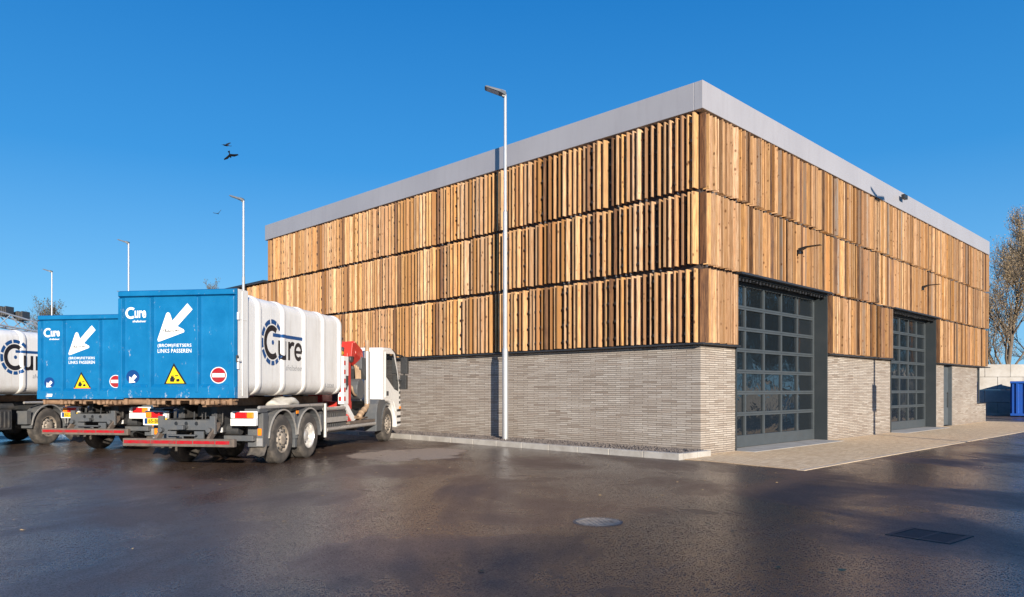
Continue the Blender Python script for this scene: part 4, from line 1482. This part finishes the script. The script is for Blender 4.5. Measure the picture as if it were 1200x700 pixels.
TR = R(-9.2)
trucks = []
base_truck = make_truck()
tr2 = copy_tree(base_truck)
tr3 = make_truck(True)
for o, loc, rz, lab, pl in (
        (base_truck, (-6.52, 14.4, 0), TR, 'white lorry with red crane, cab and whole side in view', '65-BBF-9'),
        (tr2, (-10.54, 18.2, 0), TR, 'lorry of which only the tail with number plate and two wheels shows', 'BZ-ZZ-83'),
        (tr3, (-14.32, 25.2, 0), TR + math.pi, 'lorry parked the other way round, black box beside its rear wheel', 'BX-TB-41')):
    o.location = loc
    o.rotation_euler.z = rz
    tag(o, lab, 'lorry', 'white hooklift lorries parked side by side')
    add_plate(o, pl)
cA = make_container(2.11)
cB = make_container(2.08)
cC = make_container(1.86)
for o, loc, rz, z, lab in (
        (cA, (-6.52, 14.4), TR, 1.44, 'blue doored white waste container with full blue and black emblem on its side'),
        (cB, (-10.54, 18.2), TR, 1.37, 'waste container showing only its blue door, yellow strip sticker under the triangle'),
        (cC, (-14.32, 25.2), TR + math.pi, 1.44, 'low white waste container cut by the frame, emblem half hidden')):
    o.location = (*loc, z)
    o.rotation_euler.z = rz
    tag(o, lab, 'container', 'waste containers riding on the lorries')

# sticker below the triangle on the second container
bm = B()
poly(bm, [(0, 0, 0), (.46, 0, 0), (.46, .10, 0), (0, .10, 0)], 1)
poly(bm, [(.03, .025, .002), (.43, .025, .002), (.43, .08, .002), (.03, .08, .002)], 0)
art_map(bm, lambda u, v, z: (-1.25 + .97 + u, .006 - z, .18 + v))
bmesh.ops.recalc_face_normals(bm, faces=bm.faces)
obj('warning_sticker', bm, [M_YEL, M_AMBER], cB)
bm = B()
poly(bm, [(-.98, -.062, .06), (-.83, -.062, .06), (-.81, -.062, .13), (-.96, -.062, .13)])
obj('sticker', bm, M_SIGNW, cB)

# ------------------------------------------------------------------ trees
def grow(seed, hgt, spread, levels, leaves, leaf, up=.5, r0=.22, first=.22, twig=.008):
    rnd = random.Random(seed)
    tk, cr = B(), B()
    tips = []
    def branch(p, d, ln, r, lv):
        n = 5 if lv else 7
        pts, rr = [p.copy()], [r]
        for i in range(n):
            jit = Vector((rnd.gauss(0, 1), rnd.gauss(0, 1), rnd.gauss(0, .6))) * (.06 if lv == 0 else .16)
            d = (d + jit + Vector((0, 0, up * .10 if lv else .04))).normalized()
            p = p + d * ln / n
            pts.append(p.copy())
            rr.append(max(twig * .5, r * (1 - .8 * (i + 1) / n)))
        tube(tk if lv < 3 else tk, pts, rr, 7 if lv == 0 else (5 if lv == 1 else 3), caps=False)
        if lv >= levels:
            tips.append((pts, ln))
            return
        k = {0: 24, 1: 9, 2: 8, 3: 4}[lv]
        for i in range(k):
            f = rnd.uniform(first if lv == 0 else .25, 1.0)
            if lv == 0: f = first + (1 - first) * (i + rnd.random()) / k
            idx = min(n - 1, int(f * n))
            q = pts[idx].lerp(pts[idx + 1], f * n - idx)
            a = rnd.uniform(0, 2 * math.pi)
            side = d.orthogonal().normalized()
            side.rotate(Matrix.Rotation(a, 3, d))
            nd = (d * (.75 if lv else .55 + .5 * f) + side * spread * rnd.uniform(.6, 1.1)).normalized()
            l2 = ln * ((.50 - .30 * f) if lv == 0 else rnd.uniform(.38, .62))
            branch(q, nd, l2, max(twig, rr[idx] * .5), lv + 1)
    branch(Vector((0, 0, -.2)), Vector((0, 0, 1)), hgt, r0, 0)
    for i in range(leaves):
        pts, ln = rnd.choice(tips)
        p = rnd.choice(pts[1:]) + Vector((rnd.gauss(0, 1), rnd.gauss(0, 1), rnd.gauss(0, 1))) * .14
        s = leaf * rnd.uniform(.6, 1.3)
        M = Euler((rnd.random() * 6, rnd.random() * 6, rnd.random() * 6)).to_matrix()
        q = [p + M @ Vector(v) for v in ((-s, 0, 0), (0, -s * .6, 0), (s, 0, 0), (0, s * .6, 0))]
        poly(cr, q)
    return tk, cr

def make_tree(args, leafm, loc, label, group=None, rz=0):
    t = empty('tree', loc, rz)
    tag(t, label, 'tree', group)
    tk, cr = grow(**args)
    obj('trunk', tk, M_BARK, t, smooth=0)
    obj('crown', cr, leafm, t)
    return t

tA = make_tree(dict(seed=3, hgt=13.2, spread=.62, levels=3, leaves=26000, leaf=.048, up=1.3, r0=.23, twig=.018, first=.06), M_LEAFY, (40.3, 60, 0), 'tall thin yellowing tree just past the depot behind concrete blocks', 'autumn trees')
tB = copy_tree(tA)
tB.location = (47.0, 64, 0); tB.rotation_euler.z = 2.1; tB.scale = (1, 1, .98)
tag(tB, 'yellowing tree cut by the picture edge behind the blue skip', 'tree', 'autumn trees')
tC = make_tree(dict(seed=11, hgt=9.6, spread=.62, levels=3, leaves=1800, leaf=.085, up=.8, r0=.18, twig=.014), M_LEAFD, (-50.0, 80, 0), 'nearly bare tree above the half hidden blue container', 'bare winter trees')
tD = copy_tree(tC)
tD.location = (-36.0, 92, 0); tD.rotation_euler.z = 1.2; tD.scale = (.85, .85, 1.3)
tag(tD, 'bare treetop peeping over the corner beside the timber wing', 'tree', 'bare winter trees')
# trees over the road that the gate glazing mirrors
tE = make_tree(dict(seed=21, hgt=9.0, spread=.7, levels=3, leaves=2600, leaf=.15, up=.4, r0=.22, twig=.02, first=.1), M_LEAFD, (52, 30, 0), 'tree across the road mirrored in the gate glazing', 'trees mirrored in the gates')
for i, (x, y, q, rz) in enumerate(((49, 24.5, .9, .3), (54, 36, 1.1, 1.9), (51, 41, .95, 4.0), (55, 47, 1.1, 5.0), (58, 32, 1.2, 2.6), (60, 53, 1.15, 1.1), (62, 42, 1.3, 3.3), (64, 60, 1.2, .7), (58, 25, 1.1, 2.2))):
    o = copy_tree(tE)
    o.location = (x, y, 0); o.rotation_euler.z = rz; o.scale = (q, q, q)

# ------------------------------------------------------------------ right background: block wall, skip, road edge
bt = empty('block_wall', (0, 0, 0))
tag(bt, 'wall of stacked pale concrete blocks behind the blue skip', 'wall')
bm = B()
rowh = .80
for r in range(4):
    x = 25.6 + (.8 if r % 2 else 0)
    while x < 60:
        dy = random.uniform(-.015, .015)
        box(bm, x + .006, x + 1.594, 46.3 + dy, 47.1 + dy, r * rowh + .2 * 0 + .004, (r + 1) * rowh - .004)
        x += 1.6
obj('blocks', bm, M_CONC2, bt, bevel=.03)
bm = B()
box(bm, 24, 60, 45.72, 45.9, -.05, .12)
tag(obj('kerb', bm, M_CONC, bevel=.015), 'pale kerb at the foot of the concrete block wall', 'kerb', kind='structure')

def skip(x, y, z, L, W_, Hh, rz, label, m, nm='skip_container'):
    t = empty(nm, (x, y, z), rz)
    tag(t, label, 'skip')
    bm = B()
    for (x0, x1, y0, y1) in ((0, L, 0, .06), (0, L, W_ - .06, W_), (0, .06, .062, W_ - .062), (L - .06, L, .062, W_ - .062)):
        box(bm, x0, x1, y0, y1, .15, Hh)
    box(bm, 0.061, L - .061, .061, W_ - .061, .15, .22)
    obj('tub', bm, m, t)
    bm = B()
    k = 0.25
    while k < L:
        extr = [(k - .09, -.001), (k - .05, -.08), (k + .05, -.08), (k + .09, -.001)]
        prism(bm, extr, .2, Hh - .12)
        k += .42
    k = .25
    while k < W_:
        prism(bm, [(-.001, k + .09), (-.08, k + .05), (-.08, k - .05), (-.001, k - .09)], .2, Hh - .12)
        k += .42
    obj('ribs', bm, m, t)
    bm = B()
    box(bm, -.1, L + .1, -.1, -.002, Hh - .118, Hh + .01)
    box(bm, -.1, -.002, -.001, W_ + .1, Hh - .118, Hh + .01)
    box(bm, -.09, L + .09, -.09, -.003, .06, .198)
    box(bm, -.09, -.003, -.002, W_, .06, .198)
    obj('rim', bm, m, t, bevel=.01)
    for q in (.4, L - .4):
        for y0 in (.1, W_ - .35):
            bm = B()
            cyl(bm, (q, y0, .075), (q, y0 + .25, .075), .075)
            obj('roller', bm, M_RUST, t)
skip(29.75, 44.0, 0, 4.2, 1.9, 2.1, R(-34), 'blue ribbed skip standing before the concrete block wall', M_BLUEC)

# left background: lattice conveyor with dark crates on it
cv = empty('lattice_gantry', (0, 0, 0))
tag(cv, 'pale lattice gantry seen above the low white container', 'gantry')
bm = B()
P0, P1 = Vector((-42, 46, 0)), Vector((-36.5, 60, 0))
zt0, zt1, zb0, zb1 = 9.14, 6.19, 7.25, 5.80
side = (P1 - P0).normalized().cross(Vector((0, 0, 1)))
N = 18
for s in (0, 1.2):
    q = side * s
    tube(bm, [P0 + q + Vector((0, 0, zt0)), P1 + q + Vector((0, 0, zt1))], .07, 6)
    tube(bm, [P0 + q + Vector((0, 0, zb0)), P1 + q + Vector((0, 0, zb1))], .07, 6)
    for i in range(N):
        a, b = i / N, (i + 1) / N
        pa, pb = P0.lerp(P1, a) + q, P0.lerp(P1, b) + q
        za, zb_ = zt0 + (zt1 - zt0) * a, zb0 + (zb1 - zb0) * b
        if i % 2: za, zb_ = zb0 + (zb1 - zb0) * a, zt0 + (zt1 - zt0) * b
        tube(bm, [pa + Vector((0, 0, za)), pb + Vector((0, 0, zb_))], .04, 5)
for i in range(N + 1):
    a = P0.lerp(P1, i / N)
    zz = zb0 + (zb1 - zb0) * i / N
    tube(bm, [a + Vector((0, 0, zz)), a + side * 1.2 + Vector((0, 0, zz))], .04, 5)
obj('truss', bm, M_GALV, cv)
for f in (.05, .95):
    bm = B()
    for s in (0, 1.2):
        p = P0.lerp(P1, f) + side * s
        tube(bm, [p, p + Vector((0, 0, 5.7))], .1, 8)
    obj('leg', bm, M_GALV, cv)
for i, f in enumerate((.69, .775)):
    p = P0.lerp(P1, f)
    t = empty('ribbed_crate', (p.x, p.y, 9.14 - 2.95 * f + .06), 0)
    tag(t, ('larger' if i == 0 else 'smaller') + ' dark ribbed crate on top of the lattice gantry', 'crate', 'dark crates on the gantry')
    bm = B()
    w_ = .34 - .03 * i
    for k in range(6):
        x = -w_ + 2 * w_ * k / 5
        box(bm, x - .045, x + .045, -.4, .5, 0, .62 + .04 * ((k * 7) % 3))
    box(bm, -w_, w_, -.3, .4, .0, .45)
    obj('slats', bm, M_CHAS, t)

# ------------------------------------------------------------------ yard fittings and the hall opposite
t = empty('drain_grate', (4.58, 8.12, 0), R(39))
tag(t, 'square iron drain grate set in the wet asphalt', 'drain')
bm = B()
for (a, b, c, d) in ((-.33, .33, -.33, -.27), (-.33, .33, .27, .33), (-.33, -.27, -.269, .269), (.27, .33, -.269, .269)):
    box(bm, a, b, c, d, -.06, .007)
obj('frame', bm, M_IRON, t, bevel=.004)
bm = B()
for k in range(9):
    x = -.235 + .0585 * k
    box(bm, x - .016, x + .016, -.268, .268, -.05, .003)
box(bm, -.268, .268, -.02, .02, -.05, .0045)
obj('bars', bm, M_IRON, t, bevel=.003)
bm = B()
poly(bm, [(-.27, -.27, .0015), (.27, -.27, .0015), (.27, .27, .0015), (-.27, .27, .0015)])
obj('sump', bm, M_BLACK, t)
t = empty('manhole_cover', (1.04, 8.95, 0), R(10))
tag(t, 'worn pale manhole cover in the middle of the yard', 'manhole cover')
bm = B()
cyl(bm, (0, 0, -.03), (0, 0, .007), .27, n=40)
for i in range(-4, 5):
    for j in range(-4, 5):
        if i * i + j * j < 18: box(bm, i * .06 - .022, i * .06 + .022, j * .06 - .012, j * .06 + .012, .0065, .0105)
obj('lid', bm, M_MANH, t, bevel=.002)
bm = B()
cyl(bm, (0, 0, -.04), (0, 0, .004), .30, n=40)
obj('ring', bm, M_STONE, t)

hb = empty('warehouse', loc2w(0, 0), BR)
tag(hb, 'grey warehouse opposite, behind the photographer, shading the yard', 'building')
# its roof edge lies so far out that its shadow ends along the middle of the yard
DK_ = (25 + 7.25) / (math.sin(R(SUN_AZ)) + math.cos(R(SUN_AZ)))
HH = DK_ * math.tan(R(SUN_EL))
yl = -(25 + 13.41) / math.sqrt(2)
bm = B()
box(bm, -46, 17, yl - 18, yl, 0, HH)
obj('wall', bm, M_WARE, hb)
bm = B()
box(bm, -46.2, 17.2, yl - 18.2, yl + .0, HH + .002, HH + .12)
obj('roof', bm, M_ROOF, hb)
for k in range(8):
    bm = B()
    box(bm, -40 + 7 * k, -36.5 + 7 * k, yl + .001, yl + .06, .02, 4.0)
    obj('door', bm, M_DOORF, hb)

# low pale yard wall across the road, mirrored in the gates
bm = B()
for k in range(5):
    box(bm, -5 + 2.0 * k, -3.01 + 2.0 * k, 0, .35, 0, 1.5)
wl = tag(obj('yard_wall', bm, M_CONC2, loc=(43, 30, 0), bevel=.02), 'low pale yard wall across the road', 'wall')
wl.rotation_euler.z = R(-45)

# fallen leaves
bm = B()
for i in range(260):
    x, y = random.uniform(-14, 12), random.uniform(4.5, 22)
    q = loc2w(0, 0)
    if (x - C.x) + (y - C.y) > -.2 and y > 16: continue
    r_ = random.uniform(.012, .03)
    a0 = random.random() * 6
    pts = []
    for k in range(6):
        rr = r_ * (1.0 if k % 3 else .55)
        pts.append((x + rr * math.cos(a0 + k * 1.047) * 1.3, y + rr * math.sin(a0 + k * 1.047), .004 + random.uniform(0, .012)))
    poly(bm, pts)
tag(obj('fallen_leaves', bm, M_LEAFY), 'few small fallen leaves on the wet asphalt', 'leaves', kind='stuff')

# birds
def bird(px, py, Y, span, rz, tilt, flap, label):
    t_loc = ((px - 600) / 867 * Y, Y, H + (457 - py) / 867 * Y)
    bm = B()
    tube(bm, [(0, -.24, 0), (0, -.16, .0), (0, 0, 0), (0, .14, .01), (0, .2, .02), (0, .25, .01)], [.012, .03, .055, .045, .035, .006], 8)
    for s in (-1, 1):
        P = [(0, .10, .02), (s * .22, .13, .02 + flap * .5), (s * .46, .02, .02 + flap), (s * .44, -.07, .02 + flap), (s * .22, -.07, .02 + flap * .5), (0, -.10, .02)]
        a = [bm.verts.new(p) for p in P]
        b = [bm.verts.new((p[0], p[1], p[2] - .016)) for p in P]
        bm.faces.new((a[0], a[1], a[4], a[5])); bm.faces.new((a[1], a[2], a[3], a[4]))
        bm.faces.new((b[5], b[4], b[1], b[0])); bm.faces.new((b[4], b[3], b[2], b[1]))
        for i in range(6):
            j = (i + 1) % 6
            bm.faces.new((a[i], a[j], b[j], b[i]))
    P = [(-.03, -.2, 0), (.03, -.2, 0), (.07, -.36, 0), (-.07, -.36, 0)]
    a = [bm.verts.new(p) for p in P]; b = [bm.verts.new((p[0], p[1], -.012)) for p in P]
    bm.faces.new(a); bm.faces.new(list(reversed(b)))
    for i in range(4): bm.faces.new((a[i], a[(i + 1) % 4], b[(i + 1) % 4], b[i]))
    bmesh.ops.recalc_face_normals(bm, faces=bm.faces)
    o = obj('bird', bm, M_BIRD, loc=t_loc)
    o.scale = (span, span, span)
    o.rotation_euler = (tilt, R(-25), rz)
    tag(o, label, 'bird', 'dark birds in the sky')
bird(265, 170.5, 50, 1.05, R(75), R(10), .10, 'upper bird of the close pair in the blue sky')
bird(269.5, 182, 50, 1.1, R(20), R(-30), -.2, 'lower bird of the pair, one wing drooping')
bird(255.5, 250.5, 60, .75, R(20), R(0), .25, 'small lone bird beside a lamp head')
